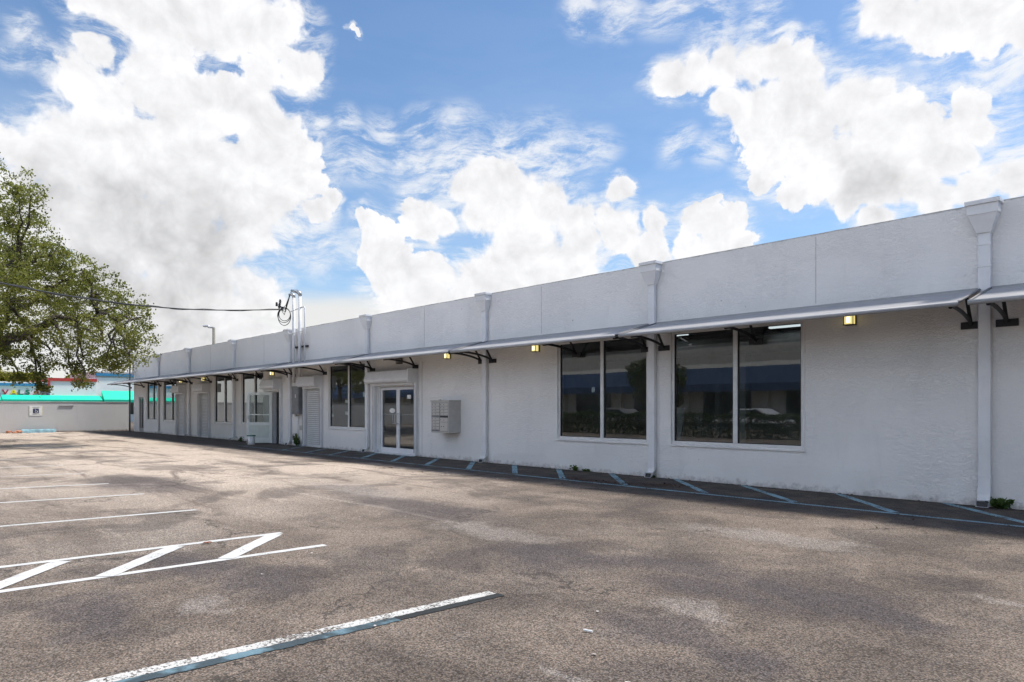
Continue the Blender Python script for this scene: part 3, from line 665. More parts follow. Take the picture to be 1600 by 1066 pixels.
# open door leaf
def open_door():
    bm = B(); box(bm, -27.60, -27.54, .0, .16, 0, 2.2, .004); box(bm, -26.78, -26.72, .0, .16, 0, 2.2, .004); box(bm, -27.54, -26.78, .0, .16, 2.14, 2.2, .004)
    fr = obj('door_frame', bm, 'white_metal', bld)
    ang = math.atan2(-.75, -.72); T = Matrix.Translation((-27.52, -.03, .03)) @ Matrix.Rotation(ang, 4, 'Z')
    L, Hh = 1.06, 2.10; t = .12
    bm = B()
    for a in ((0, t, 0, Hh), (L-t, L, 0, Hh), (t, L-t, Hh-.10, Hh), (t, L-t, 0, .22), (t, L-t, .74, .86), (t, L-t, 1.16, 1.20)): box(bm, a[0], a[1], -.022, .022, a[2], a[3], .004, mat=T)
    box(bm, L-t-.02-.03, L-t-.02, -.03, -.022, .22, Hh-.12, mat=T)
    d = obj('door', bm, 'door_green_white', bld)
    bm = B(); box(bm, t, L-t, -.01, .01, .22, .74, mat=T); obj('kick_panel', bm, 'green_panel', d)
    vs = [T @ Vector(v) for v in ((t, 0, .86), (L-t, 0, .86), (L-t, 0, Hh-.10), (t, 0, Hh-.10))]
    obj('pane', ([tuple(v) for v in vs], [], [(0, 1, 2, 3)]), 'window_glass', d)
    bm = B(); box(bm, L-.10, L-.04, -.06, .06, .98, 1.14, .01, mat=T); obj('handle', bm, 'galvanised', d)
open_door()
# wall joints
for x in (-11.95, -5.13, -.2, -16.9, -28.4, -34.6, -45.3):
    bm = B(); box(bm, x-.008, x+.008, -.003, .004, 3.36, 4.55); obj('wall_joint', bm, 'grey_stucco', bld)
for x in (-17.02, -25.95):
    bm = B(); box(bm, x-.02, x+.02, -.03, -.001, .05, 2.9); obj('wall_joint', bm, 'white_stucco', bld)
# rain leaders with conductor heads
PX = [9.2, 3.3, -2.58, -8.58, -14.04, -20.06, -25.84, -31.56, -37.53, -42.67]
for i, x in enumerate(PX):
    pw, pd = .080, .09
    elbow = [(-.06, .30), (-.062, .20), (-.09, .13), (-.15, .085), (-.22, .06)]
    bm = B()
    box(bm, x-pw, x+pw, -.002-pd-.015, -.015, .28, 4.16, .012)
    rings = []
    for y, z in elbow:
        k = elbow.index((y, z)); a = R_([0, 8, 35, 62, 70][k]); hy, hz = math.cos(a)*.05, math.sin(a)*.05
        rings.append([bm.verts.new((x-pw, y-.002-hy, z-hz)), bm.verts.new((x+pw, y-.002-hy, z-hz)), bm.verts.new((x+pw, y-.002+hy, z+hz)), bm.verts.new((x-pw, y-.002+hy, z+hz))])
    for k in range(len(rings)-1):
        for q in range(4): bm.faces.new((rings[k][q], rings[k][(q+1) % 4], rings[k+1][(q+1) % 4], rings[k+1][q]))
    for z in (3.95, 3.62, .45, 2.3): box(bm, x-pw-.006, x+pw+.006, -.002-pd-.022, -.008, z, z+.03)
    dsp = obj('downspout', bm, 'white_metal', bld)
    bm = B(); q = [(x-pw+.012, -.232, .013), (x+pw-.012, -.232, .013), (x+pw-.012, -.203, .092), (x-pw+.012, -.203, .092)]
    bm.faces.new([bm.verts.new(v) for v in q]); obj('outlet', bm, 'dark_line', dsp)
    bm = B(); hw, hd = .20, .22
    box(bm, x-hw, x+hw, -hd, -.002, 4.40, 4.545, .006); box(bm, x-hw-.025, x+hw+.025, -hd-.025, -.004, 4.545, 4.61, .006)
    a = [(x-hw+.01, -hd+.01, 4.40), (x+hw-.01, -hd+.01, 4.40), (x+hw-.01, -.004, 4.40), (x-hw+.01, -.004, 4.40)]
    b = [(x-pw-.01, -.13, 4.13), (x+pw+.01, -.13, 4.13), (x+pw+.01, -.004, 4.13), (x-pw-.01, -.004, 4.13)]
    va = [bm.verts.new(v) for v in a]; vb = [bm.verts.new(v) for v in b]
    for k in range(4): bm.faces.new((va[k], va[(k+1) % 4], vb[(k+1) % 4], vb[k]))
    bm.faces.new(vb)
    obj('conductor_head', bm, 'white_metal', dsp)

# ------------------------------------------------------------------ grey awnings
AZ_W, AZ_F, AP = 3.30, 2.955, 1.30
def make_awning(L, label, mid=.5):
    """origin at its left end on the wall"""
    t = thing('awning', label, 'awning', group='grey awnings along the white building')
    bm = B()
    prof = [(-.01, AZ_W), (-.45, AZ_W-.115), (-.85, AZ_W-.222), (-1.10, AZ_W-.290), (-AP+.02, AZ_F+.010)]
    low = [(y, z-.012) for y, z in prof[::-1]]
    prism(bm, prof+low, 0, 0.0, L); obj('canopy', bm, 'awning_grey', t)
    bm = B(); tube(bm, [(-.005, -AP+.005, AZ_F-.008), (L+.005, -AP+.005, AZ_F-.008)], .035, 12); obj('front_rail', bm, 'alu_grey', t, True)
    for x in (0.0, L):
        bm = B(); tube(bm, [(x, y, z+.006) for y, z in prof], .020, 8); obj('end_rail', bm, 'rail_grey', t, True)
    bm = B(); box(bm, 0, L, -.05, -.004, AZ_W-.02, AZ_W+.02, .004); obj('wall_rail', bm, 'alu_grey', t)
    for k, x in enumerate((.20, L*mid, L-.12)):
        bm = B(); zb = 2.76
        box(bm, x-.14, x+.14, -.035, -.004, zb-.055, zb+.055, .006)
        tube(bm, [(x, -.03, zb), (x, -.33, zb+.43)], .026, 8)
        pts = []
        for q in range(11):
            u = q/10; y = -.04 - 1.12*(.45*u + .55*(1-math.cos(u*math.pi/2))); z = zb + .02 + .17*math.sin(u*math.pi/2)
            pts.append((x, y, min(z, AZ_W-(-y)*.285-.045)))
        tube(bm, pts, .028, 8)
        tube(bm, [(x, -.30, AZ_W-.13), (x, -1.20, AZ_F+.0)], .016, 6)
        obj('bracket', bm, 'bracket_black', t)
    return t
ends = [XL-.75] + PX[::-1]
AL = ['grey awning overhanging the far left corner of the white building', 'grey awning above the second pair of windows from the far end', 'grey awning over the two far roller shutters',
      'grey awning over the window left of the open door', 'grey awning above the open glass door', 'grey awning in front of the electric service mast and the single shutter',
      'grey awning above the double glass door', 'grey awning over the blank wall beyond the paired large windows', 'longest-looking grey awning, above the nearest large window',
      'nearest grey awning, cut off by the right edge of the photo', 'grey awning further right along the wall']
AL = ['grey awning overhanging the far left corner of the white building',
      'grey awning above the window and roller shutter second from the far end',
      'grey awning over the right one of the two far roller shutters and its window',
      'grey awning above the open glass door, with a lit lamp under it',
      'grey awning in front of the service mast, above the single shutter by the meter cabinet',
      'grey awning above the double glass doors and the mailbox',
      'grey awning reaching from the mailbox downspout to over the second large window',
      'grey awning above the nearest large window, with a lit lamp below its right half',
      'nearest grey awning, cut off by the right edge of the photo', 'grey awning beyond the right edge of the photo']
for i in range(len(AL)):
    a, b = ends[i]+(.07 if i else 0), ends[i+1]-.06
    t = make_awning(b-a, AL[i], [.5, .5, .5, .5, .48, .45, .60, .385, .59, .5, .5][i]); t.location = (a, 0, 0)

# ------------------------------------------------------------------ wall lamps
def lamp(x, z, label, lit=True):
    t = thing('wall_lamp', label, 'lamp', (x, 0, z), group='small wall lamps under the awnings')
    bm = B(); box(bm, -.085, .085, -.03, -.003, -.09, .09, .005); box(bm, -.09, .09, -.16, -.03, .075, .095, .005); box(bm, -.09, .09, -.16, -.03, -.09, -.075, .004)
    for sx in (-.082, .072):
        for yy in (-.155, -.04): box(bm, sx, sx+.010, yy, yy+.010, -.075, .075)
    obj('housing', bm, 'lamp_body', t)
    bm = B(); box(bm, -.070, .070, -.143, -.031, -.074, .074, .008); ls = obj('lamp_shade', bm, 'lamp_glow' if lit else 'meter_grey', t)
    if lit:
        bm = B(); box(bm, -.03, .03, -.150, -.144, -.05, .05); obj('bulb', bm, 'lamp_core', ls)
    return t
lamp(-4.52, 3.0, 'lit yellow wall lamp right of the nearest large window')
lamp(-12.09, 2.99, 'lit wall lamp left of the second nearest large window')
lamp(-15.68, 3.0, 'lit wall lamp above the grey mailbox')
lamp(-18.13, 2.97, 'unlit dark wall lamp above the double doors', False)
lamp(-27.43, 2.92, 'lit wall lamp above the open glass door')
lamp(-35.39, 2.92, 'lit wall lamp above the right one of the two far roller shutters')
lamp(-38.72, 2.92, 'farthest lit wall lamp, above the leftmost roller shutter')

# ------------------------------------------------------------------ mailbox cluster
def mailbox():
    x0, x1, z0, z1, p = -15.98, -15.15, .78, 1.68, .43
    t = thing('mailbox', 'grey metal cluster mailbox with many small doors fixed to the wall', 'mailbox', ((x0+x1)/2, 0, z0)); W_ = (x1-x0)/2; Hh = z1-z0
    bm = B(); box(bm, -W_, W_, -p, -.003, 0, Hh, .006); obj('body', bm, 'mail_grey', t)
    bm = B(); box(bm, -W_-.02, W_+.02, -p-.02, -.004, Hh, Hh+.03, .004); box(bm, -.05, .0, -p-.01, -p+.05, Hh+.03, Hh+.05, .004); obj('lid', bm, 'mail_grey', t)
    bm = B(); box(bm, -W_+.03, W_-.03, -p-.004, -p-.0005, .04, Hh-.04); obj('door_gap', bm, 'meter_grey', t)
    rh = (Hh-.10)/9.0
    rows = [k for k in range(8)]
    def small(xa, xb, za, zb, n):
        bm = B(); box(bm, xa+.006, xb-.006, -p-.014, -p-.003, za+.0055, zb-.0055, .003); d = obj('mail_door', bm, 'mail_grey', t)
        bm = B(); tube(bm, [(xa+.05, -p-.012, (za+zb)/2), (xa+.05, -p-.020, (za+zb)/2)], .012, 10); obj('lock', bm, 'dark_line', d)
        bm = B(); box(bm, (xa+xb)/2-.02, (xa+xb)/2+.02, -p-.0155, -p-.0138, (za+zb)/2-.012, (za+zb)/2+.012); obj('number_plate', bm, 'meter_grey', d)
    ztop = Hh-.05
    for k in range(8):
        off = rh*0.6 if k >= 4 else 0
        small(-W_+.03, -.01, ztop-off-(k+1)*rh, ztop-off-k*rh, k)
    for k in range(4): small(.01, W_-.03, ztop-(k+1)*rh, ztop-k*rh, k)
    bm = B(); box(bm, .02, W_-.04, -p-.016, -p-.003, ztop-4*rh-.05, ztop-4*rh-.01); obj('mail_slot', bm, 'dark_line', t)
    small(.01, W_-.03, ztop-6.1*rh, ztop-4.7*rh, 0)
    bm = B(); box(bm, .016, W_-.036, -p-.014, -p-.003, .055, ztop-6.15*rh, .003); d = obj('parcel_door', bm, 'mail_grey', t)
    bm = B()
    for xx in (.09, .19): tube(bm, [(xx, -p-.012, .18), (xx, -p-.022, .18)], .013, 10)
    obj('lock', bm, 'dark_line', d)
mailbox()
# ------------------------------------------------------------------ electric service
t = thing('meter_cabinet', 'dark grey electric meter cabinet on the wall left of the single roller shutter', 'meter box', (-25.02, 0, 1.25))
bm = B(); box(bm, -.30, .30, -.23, -.003, 0, 1.08, .008); obj('cabinet', bm, 'meter_grey', t)
bm = B(); box(bm, -.27, .27, -.242, -.231, .04, 1.04, .004); d = obj('door', bm, 'meter_grey', t)
bm = B(); box(bm, .02, .07, -.246, -.2425, .62, .76); obj('sticker', bm, 'paper', d)
bm = B(); box(bm, -.34, -.22, -.10, -.004, -.10, -.012, .004); box(bm, .06, .26, -.08, -.004, -.62, -.45, .006); obj('junction_box', bm, 'mail_grey', t)
bm = B(); tube(bm, [(-.12, -.06, -.003), (-.12, -.06, -1.24)], .022, 10); tube(bm, [(.16, -.04, -.012), (.16, -.04, -.45)], .014, 8); obj('conduit', bm, 'white_metal', t, True)
t = thing('service_mast', 'white conduit service mast with coiled cables rising above the roof edge', 'utility mast', (-25.2, 0, 2.33))
MY = -.14
def mx_(px): 
    r_ = ray(px, 500); return r_.x*(MY+CD)/r_.y + 25.2
ma, mb, mc = mx_(459), mx_(468.5), mx_(476)
bm = B(); tube(bm, [(ma, MY, 0.14), (ma, MY, 3.52)], .058, 14); obj('mast_pipe', bm, 'white_metal', t, True)
bm = B(); tube(bm, [(mb, MY, 0.14), (mb, MY, 3.52)], .062, 14); obj('mast_pipe', bm, 'white_metal', t, True)
bm = B(); tube(bm, [(mc, MY, .9), (mc, MY, 2.98), (mc-.03, MY, 3.03), (mb, MY, 3.03)], .028, 10); tube(bm, [(mc, MY-.02, 2.12), (ma, MY-.08, 2.06)], .02, 8); tube(bm, [(mb, MY-.08, 2.98), (ma-.16, MY-.10, 2.92)], .02, 8)
obj('side_conduit', bm, 'white_metal', t, True)
bm = B(); box(bm, ma-.10, mc+.06, MY+.03, -.004, 1.50, 1.56); obj('clamp', bm, 'bracket_black', t)
bm = B(); tube(bm, [(mb+.02, MY, 3.50), (mb, MY, 3.58), (mb-.12, MY-.05, 3.66), (ma+.02, MY-.10, 3.74)], [.07, .085, .075, .05], 12); obj('weather_head', bm, 'galvanised', t, True)
bm = B(); tube(bm, [(ma, MY, 3.48), (ma, MY, 3.56), (ma-.06, MY-.06, 3.62), (ma-.18, MY-.1, 3.60)], [.062, .07, .06, .045], 12); obj('weather_head', bm, 'galvanised', t, True)
def coil(bm, c, r, ph, n=40, turns=1.0, sx=1, tilt=.2):
    pts = []
    for i in range(n+1):
        a = ph + 2*math.pi*turns*i/n
        q = RT*(math.cos(a)*r*sx) + Vector((0, 0, 1))*(math.sin(a)*r*1.08) + FW*(tilt*math.sin(a*0.7)*.2)
        pts.append(Vector(c)+q)
    tube(bm, pts, .014, 6)
MB_ = Vector((-25.2, 0, 2.33))
dm = 27.9
bm = B(); cc_ = at_depth(444, 493, dm-.4) - MB_
coil(bm, cc_, .27, 1.2, 40, 1.35); coil(bm, cc_+Vector((.03, 0, -.05)), .33, 1.9, 40, 1.0, .8); coil(bm, cc_+Vector((-.06, .05, .05)), .24, 1.0, 40, 1.1)
P0 = at_depth(437, 478, dm-.4) - MB_
for k in range(4):
    a = P0 + Vector((random.uniform(-.05, .1), 0, random.uniform(-.08, .1))); e = Vector((ma-.16, MY-.1, 3.59)) if k % 2 else Vector((ma-.02, MY-.1, 3.70))
    m_ = (a+e)/2 + Vector((0, 0, -.25-.12*k)); tube(bm, [a, a.lerp(m_, .6)+Vector((0, 0, -.05)), m_, m_.lerp(e, .5), e], .012, 6)
obj('cable_loop', bm, 'cable_black', t, True)
bm = B()
for dx, dz in ((-.12, .06), (.02, .17), (-.02, -.04), (.10, -.12), (.0, .05)):
    c_ = P0 + RT*dx + Vector((0, 0, dz)); lathe(bm, [(.02, -.08), (.055, -.06), (.03, -.02), (.06, 0.0), (.03, .04), (.05, .06), (.015, .09)], 10, tuple(c_))
obj('insulator', bm, 'cable_black', t)
# overhead cable
P1 = MB_ + P0 + Vector((0, 0, -.12)); P2 = at_depth(0, 445, 15.0); P3 = P2 + (P2-at_depth(120, 465, 19)).normalized()*14
bm = B(); pts = []
pa = [at_depth(440, 484, dm-.3), at_depth(330, 484.5, 25.2), at_depth(235, 479, 22.6), at_depth(120, 464.5, 19.4), at_depth(0, 442, 16.4), at_depth(-150, 405, 13.6), at_depth(-420, 320, 10.5)]
for i in range(len(pa)-1):
    p0 = pa[max(i-1, 0)]; p1 = pa[i]; p2 = pa[i+1]; p3 = pa[min(i+2, len(pa)-1)]
    for k in range(8):
        u = k/8; pts.append(0.5*((2*p1) + (-p0+p2)*u + (2*p0-5*p1+4*p2-p3)*u*u + (-p0+3*p1-3*p2+p3)*u**3))
tube(bm, pts, .022, 6)
pts2 = [p+Vector((0, 0, .035*math.sin(i*.9))) for i, p in enumerate(pts)]; tube(bm, pts2, .011, 5)
tag(obj('overhead_cable', bm, 'cable_black', None, True), 'black overhead cable sagging from the oak tree to the service mast', 'cable')
# pole at the far corner
c_ = at_depth(211.5, 677, 43.0)
t = thing('corner_pole', 'thin dark grey pole at the far left corner of the white building', 'pole', (c_.x-.05, -.30, 0))
bm = B(); tube(bm, [(0, 0, 0), (0, 0, 5.5)], .05, 10); obj('pole', bm, 'meter_grey', t, True)
bm = B(); tube(bm, [(.22, .14, 3.5), (.22, .14, 5.6)], .055, 10); box(bm, 0, .22, .10, .16, 3.7, 3.76); obj('conduit', bm, 'white_metal', t, True)
# street light behind the roof
lp = at_depth(334, 637, 62)
t = thing('street_lamp', 'slim street lamp with two flat heads rising behind the white roof', 'street lamp', (lp.x, lp.y, 0))
bm = B(); tube(bm, [(0, 0, 0), (0, 0, 8.75)], [.18, .12], 12); obj('pole', bm, 'pole_brown', t, True)
T = Matrix.Rotation(YAW, 4, 'Z')
bm = B(); box(bm, .02, .52, -.22, .22, 8.85, 8.99, .03, mat=T @ Matrix.Rotation(R_(-6), 4, 'Y')); obj('lamp_head', bm, 'white_metal', t)
bm = B(); box(bm, -.50, .02, -.2, .2, 8.72, 8.82, .03, mat=T); obj('lamp_head', bm, 'galvanised', t)

# ------------------------------------------------------------------ bucket
bx_, by_ = gnd(392.5, 695)
t = thing('bucket', 'white plastic bucket with dark green rim standing before the open door', 'bucket', (bx_, by_, 0))
bm = B(); lathe(bm, [(.130, .004), (.135, .01), (.158, .36)], 24); obj('pail', bm, 'bucket_white', t, True)
bm = B(); lathe(bm, [(.166, .345), (.172, .35), (.172, .385), (.160, .39)], 24); obj('lid', bm, 'bucket_green', t)
bm = B()
n = 8
for k in range(n):
    a0 = -2.4 + k*.12; a1 = a0+.12
    for (r, z) in ((.1425, .06),): pass
    vs = [bm.verts.new((rr*math.cos(a), rr*math.sin(a), z)) for a, rr, z in ((a0, .1440, .06), (a1, .1440, .06), (a1, .1555, .24), (a0, .1555, .24))]; bm.faces.new(vs)
obj('sticker', bm, 'bucket_red', t)

# ------------------------------------------------------------------ leaves
def leaf_mesh(name, pts, nrm_up, size, mat, parent=None, seed=1, aspect=0.5, flat=1.0):
    rng = np.random.default_rng(seed); P = np.asarray(pts, dtype=np.float64); n = len(P)
    a = rng.normal(size=(n, 3)); a[:, 2] *= flat; a /= np.linalg.norm(a, axis=1)[:, None]
    b = rng.normal(size=(n, 3)); b[:, 2] += nrm_up; b = np.cross(a, b); b /= np.linalg.norm(b, axis=1)[:, None]
    s = size*rng.uniform(0.6, 1.35, size=(n, 1)); a = a*s; b = b*s*aspect
    nn = np.cross(a, b); nn /= np.linalg.norm(nn, axis=1)[:, None]
    V = np.empty((n, 6, 3)); c = nn*s*0.12
    V[:, 0] = P-a; V[:, 1] = P-a*.3+b+c; V[:, 2] = P+a*.4+b*.8+c; V[:, 3] = P+a; V[:, 4] = P+a*.4-b*.8+c; V[:, 5] = P-a*.3-b+c
    me = bpy.data.meshes.new(name)
    me.vertices.add(n*6); me.vertices.foreach_set('co', V.reshape(-1))
    # two quads folded on the mid rib
    idx = (np.arange(n)[:, None]*6 + np.array([0, 1, 2, 3, 0, 3, 4, 5])).astype(np.int32)
    me.loops.add(n*8); me.loops.foreach_set('vertex_index', idx.reshape(-1))
    me.polygons.add(n*2); me.polygons.foreach_set('loop_start', np.arange(n*2, dtype=np.int32)*4)
    me.update(calc_edges=True); me.validate(); me.materials.append(M[mat])
    o = bpy.data.objects.new(name, me); COL.objects.link(o)
    if parent: o.parent = parent
    return o
def oak():
    dep = 27.0; base = at_depth(-150, 637, dep+1); base.z = 0
    t = thing('oak_tree', 'big spreading oak tree at the left edge, its crown hanging over the grey wall', 'tree', base)
    rng = random.Random(5)
    # crown lobes traced from the photo, each with its own distance
    L = [(-30,300,70,0),(30,330,44,-1),(48,306,22,-1.5),(-60,380,110,2),(20,390,60,0),(62,400,38,1.5),(-120,330,90,1),(80,395,30,-1),(100,440,52,1),(130,425,30,-.5),(150,460,48,0),(185,480,40,1),(205,500,36,-1),
         (213,540,32,.5),(203,556,26,-.5),(170,540,40,1.5),(120,510,50,-1),(70,470,60,1),(10,470,60,-2),(30,530,40,-1.5),(80,548,34,0),(130,558,32,1),(165,564,18,-.5),(60,574,18,-1),(120,580,14,.5),(66,606,5,-1),(62,592,7,-1),(128,598,6,0),(185,575,10,0),(28,592,5,-1),
         (-80,480,90,-2),(-160,420,110,0),(-200,500,100,2),(-260,400,110,-1),(-120,560,60,-3),(-40,545,38,1),(10,558,20,-2),(-220,320,80,2),(-300,480,90,1),
         (-60,420,90,5),(40,440,70,4),(120,480,60,4.5),(0,510,60,5),(-150,380,100,6),(-200,450,100,-5),(-90,400,90,-5),(-20,430,60,-4)]
    lob = []
    for px, py, r, dz in L:
        c = at_depth(px, py, dep+dz); lob.append((c, r/F_PX*(dep+dz)))
    pts = []; tw = B()
    root = Vector((base.x, base.y, 2.6)) ; limbs = []
    key = [at_depth(-20, 548, dep-.5), at_depth(55, 515, dep), at_depth(120, 500, dep+.5), at_depth(180, 500, dep), at_depth(30, 420, dep), at_depth(70, 455, dep+1), at_depth(-60, 430, dep+1), at_depth(-200, 430, dep), at_depth(-240, 480, dep+1), at_depth(-100, 360, dep+3), at_depth(-150, 420, dep-4)]
    def limb(a, b, r0, r1, sag=.3, n=7, wob=.25):
        pp = []
        for i in range(n+1):
            u = i/n; p = a.lerp(b, u) + Vector((0, 0, sag*math.sin(u*math.pi)))
            if 0 < i < n: p += Vector((rng.uniform(-wob, wob), rng.uniform(-wob, wob), rng.uniform(-wob, wob)*.7))
            pp.append(p)
        tube(tw, [p-base for p in pp], [r0+(r1-r0)*(i/n) for i in range(n+1)], 8); return pp
    tr = B()
    tube(tr, [(0, 0, -.1), (.02, 0, .3), (.05, .05, 1.2), (0, .1, 2.2), (0, 0, 2.8)], [.62, .48, .42, .42, .40], 16)
    m1 = limb(root, key[0], .34, .24, .15); m2 = limb(key[0], key[1], .24, .16, .1); m3 = limb(key[1], key[2], .15, .09); m4 = limb(key[2], key[3], .09, .04)
    u1 = limb(root, key[6], .32, .16, .3); u2 = limb(key[6], key[4], .15, .06); u3 = limb(m1[-2], key[5], .14, .06)
    u4 = limb(root, key[7], .3, .15); u5 = limb(root, key[8], .28, .12); u6 = limb(key[6], key[9], .14, .06); u7 = limb(root, key[10], .25, .1)
    nodes = [p for q in (m1, m2, m3, m4, u1, u2, u3, u4, u5, u6, u7) for p in q[1:]]
    for c, r in lob:
        nn = min(nodes, key=lambda p: (p-c).length)
        b_ = limb(nn, c, .05+.02*r, .025, .1, 5, .12)
        ncl = int(34*r*r) + 12
        for k in range(ncl):
            while True:
                v = Vector((rng.uniform(-1, 1), rng.uniform(-1, 1), rng.uniform(-1, 1)))
                if v.length < 1: break
            v = v.normalized()*(v.length**0.5)*rng.uniform(.8, 1.12)
            q = c + Vector((v.x*r, v.y*r, v.z*r*.92))
            if q.z < 1.9: continue
            if rng.random() < .12: limb(c, q, .02, .008, .05, 3, .08)
            cr = rng.uniform(.12, .26)
            m = rng.randint(18, 40)
            for j in range(m):
                g = Vector((rng.gauss(0, cr*.6), rng.gauss(0, cr*.6), rng.gauss(0, cr*.42)))
                pts.append(tuple(q + g - base))
    obj('trunk', tr, 'bark', t, True); obj('branch', tw, 'bark', t, True)
    leaf_mesh('crown', pts, 1.2, .050, 'oak_leaf', t, 3)
    print('oak leaves', len(pts))
oak()
def blob_tree(name, label, loc, r, h, mat, seed, size=.16, group=None, den=1.0, trunk=True):
    rng = random.Random(seed); t = thing(name, label, 'tree', loc, group=group); pts = []
    bm = B(); tube(bm, [(0, 0, -.1), (.1, 0, h*.35), (0, .1, h*.6), (.1, 0, h*.8)], [.25, .2, .13, .05], 8)
    for k in range(9):
        a = k*.9; tube(bm, [(0, 0, h*(.35+.04*k)), (math.cos(a)*r*.4, math.sin(a)*r*.4, h*(.5+.04*k)), (math.cos(a)*r*.75, math.sin(a)*r*.75, h*(.55+.04*k))], [.1, .06, .02], 6)
    obj('trunk', bm, 'bark', t, True)
    for k in range(int(26*den)):
        a = rng.uniform(0, 6.28); q = rng.uniform(0, 1)**.5; c = Vector((math.cos(a)*r*.75*q, math.sin(a)*r*.75*q, h*(.45+.42*rng.random())-q*h*.1)); cr = r*rng.uniform(.2, .38)
        for j in range(int(380*den)):
            v = Vector((rng.gauss(0, 1), rng.gauss(0, 1), rng.gauss(0, 1))).normalized()*cr*rng.uniform(.55, 1.05); v.z *= .8; pts.append(tuple(c+v))
    leaf_mesh('crown', pts, 1.0, size, mat, t, seed)
for i, (px, d, r, h, lab) in enumerate([(-10, 92, 4.5, 7.4, 'yellow-green tree behind the left end of the market'), (38, 95, 4.0, 7.0, 'yellow-green tree behind the lettered part of the market roof'), (138, 98, 3.2, 7.2, 'small yellow-green tree showing above the red roof trim')]):
    c_ = at_depth(px, 637, d); blob_tree('yellow_tree', lab, (c_.x, c_.y, 0), r, h, 'yellow_leaf', 20+i, .22, 'yellow-green trees behind the market')

def weed(px, py, wd, ht, label, seed, ls=.028, mult=1):
    x, y = gnd(px, py); y = min(y, -.06); rng = random.Random(seed); pts = []
    t = thing('weed', label, 'weed', (x, y, 0), group='weeds at the foot of the wall')
    bm = B()
    for k in range(int(5+wd*14)*mult):
        a = rng.uniform(math.pi, 2*math.pi); q = rng.uniform(0, 1); e = Vector((math.cos(a)*wd*.5*q*1.0, math.sin(a)*wd*.28*q, ht*rng.uniform(.4, 1)))
        b0 = Vector((e.x*.4, e.y*.3, 0)); tube(bm, [b0, b0.lerp(e, .6)+Vector((0, 0, .02)), e], [.004, .003, .002], 5)
        for j in range(rng.randint(7, 13)):
            u = rng.uniform(.25, 1.05); p = b0.lerp(e, u); pts.append((p.x+rng.gauss(0, .02), min(p.y+rng.gauss(0, .02), -y-.02), max(.015, p.z+rng.gauss(0, .015))))
    obj('stem', bm, 'weed_leaf', t); leaf_mesh('foliage', pts, .8, ls, 'weed_leaf', t, seed)
weed(1571, 791, .34, .16, 'small dense green weed right of the nearest downspout', 1, .038, 2)
weed(1018, 746, .22, .10, 'small weed at the foot of the downspout between the large windows', 2)
weed(905, 735, .40, .12, 'low green weed under the second nearest large window', 3)
weed(465, 697, .62, .50, 'tallest green weed, between the open door and the single shutter', 4, .04, 2)
weed(378, 690, .70, .22, 'low weed left of the bucket by the open door', 5)
weed(926, 736, .2, .05, 'tiny weed just right of the weed under the second large window', 6)

# ------------------------------------------------------------------ boundary wall and what stands at it
t = thing('boundary_wall', 'low grey rendered boundary wall across the far end of the lot', 'wall')
WX = -49.6
bm = B()
ys_ = [-34+.6*i for i in range(57)] + [.15]; ys_ = sorted(set(round(y, 2) for y in ys_ if y < .2))
prev = None
for y in ys_:
    z = 1.80 + .012*mnoise.noise(Vector((y*.8, 0, 0))); x = WX + (y)*-.0
    ring = [bm.verts.new((WX, y, -.05)), bm.verts.new((WX, y, z)), bm.verts.new((WX-.2, y, z)), bm.verts.new((WX-.2, y, -.05))]
    if prev:
        for k in range(4): bm.faces.new((prev[k], prev[(k+1) % 4], ring[(k+1) % 4], ring[k]))
    else: bm.faces.new(ring)
    prev = ring
bm.faces.new(prev[::-1])
obj('wall', bm, 'grey_stucco', t)
bm = B(); box(bm, WX-.23, WX+.03, -34.02, .15, 1.815, 1.87, .01); obj('cap', bm, 'concrete', t)
def onwall(px, py, off=0.0):
    r = ray(px, py); k = (WX+off)/r.x; return -CD + r.y*k, CH + r.z*k
# disabled-parking sign on that wall
y0, zc = onwall(56, 642); 
t = thing('parking_sign', 'small white sign with a dark blue symbol on the grey boundary wall', 'sign', (WX, y0, zc))
bm = B(); box(bm, .004, .02, -.34, .34, -.30, .30, .004); obj('board', bm, 'sign_white', t)
bm = B(); box(bm, .0205, .024, -.33, -.315, -.29, .29); box(bm, .0205, .024, .315, .33, -.29, .29); obj('border', bm, 'sign_yellow', t)
bm = B(); box(bm, .0205, .023, -.15, .15, -.14, .12)
obj('symbol_panel', bm, 'sign_navy', t)
bm = B(); T_ = Matrix.Rotation(R_(90), 4, 'Z') 
pp = [(.026, .02+.065*math.cos(a), -.05+.065*math.sin(a)) for a in [R_(150+ k*22) for k in range(12)]]
tube(bm, pp, .010, 6); tube(bm, [(.026, -.03, .07), (.026, -.02, .0), (.026, .05, .0), (.026, .08, -.08)], .011, 6); lathe(bm, [(.006, -.014), (.018, 0), (.006, .014)], 8, (.026, -.03, .095))
obj('symbol', bm, 'sign_white', t)
bm = B()
for z, w_ in ((.19, .18), (.155, .12), (-.18, .16), (-.215, .2)): box(bm, .0205, .0225, -w_, w_, z-.008, z+.008)
obj('text_line', bm, 'meter_grey', t)
ya, za = onwall(92, 634); yb, zb = onwall(115, 634)
bm = B(); box(bm, WX+.002, WX+.06, ya, yb, za-.03, za+.03, .01); tag(obj('wall_bar', bm, 'alu_grey'), 'short grey metal bar fixed high on the grey boundary wall', 'bar')
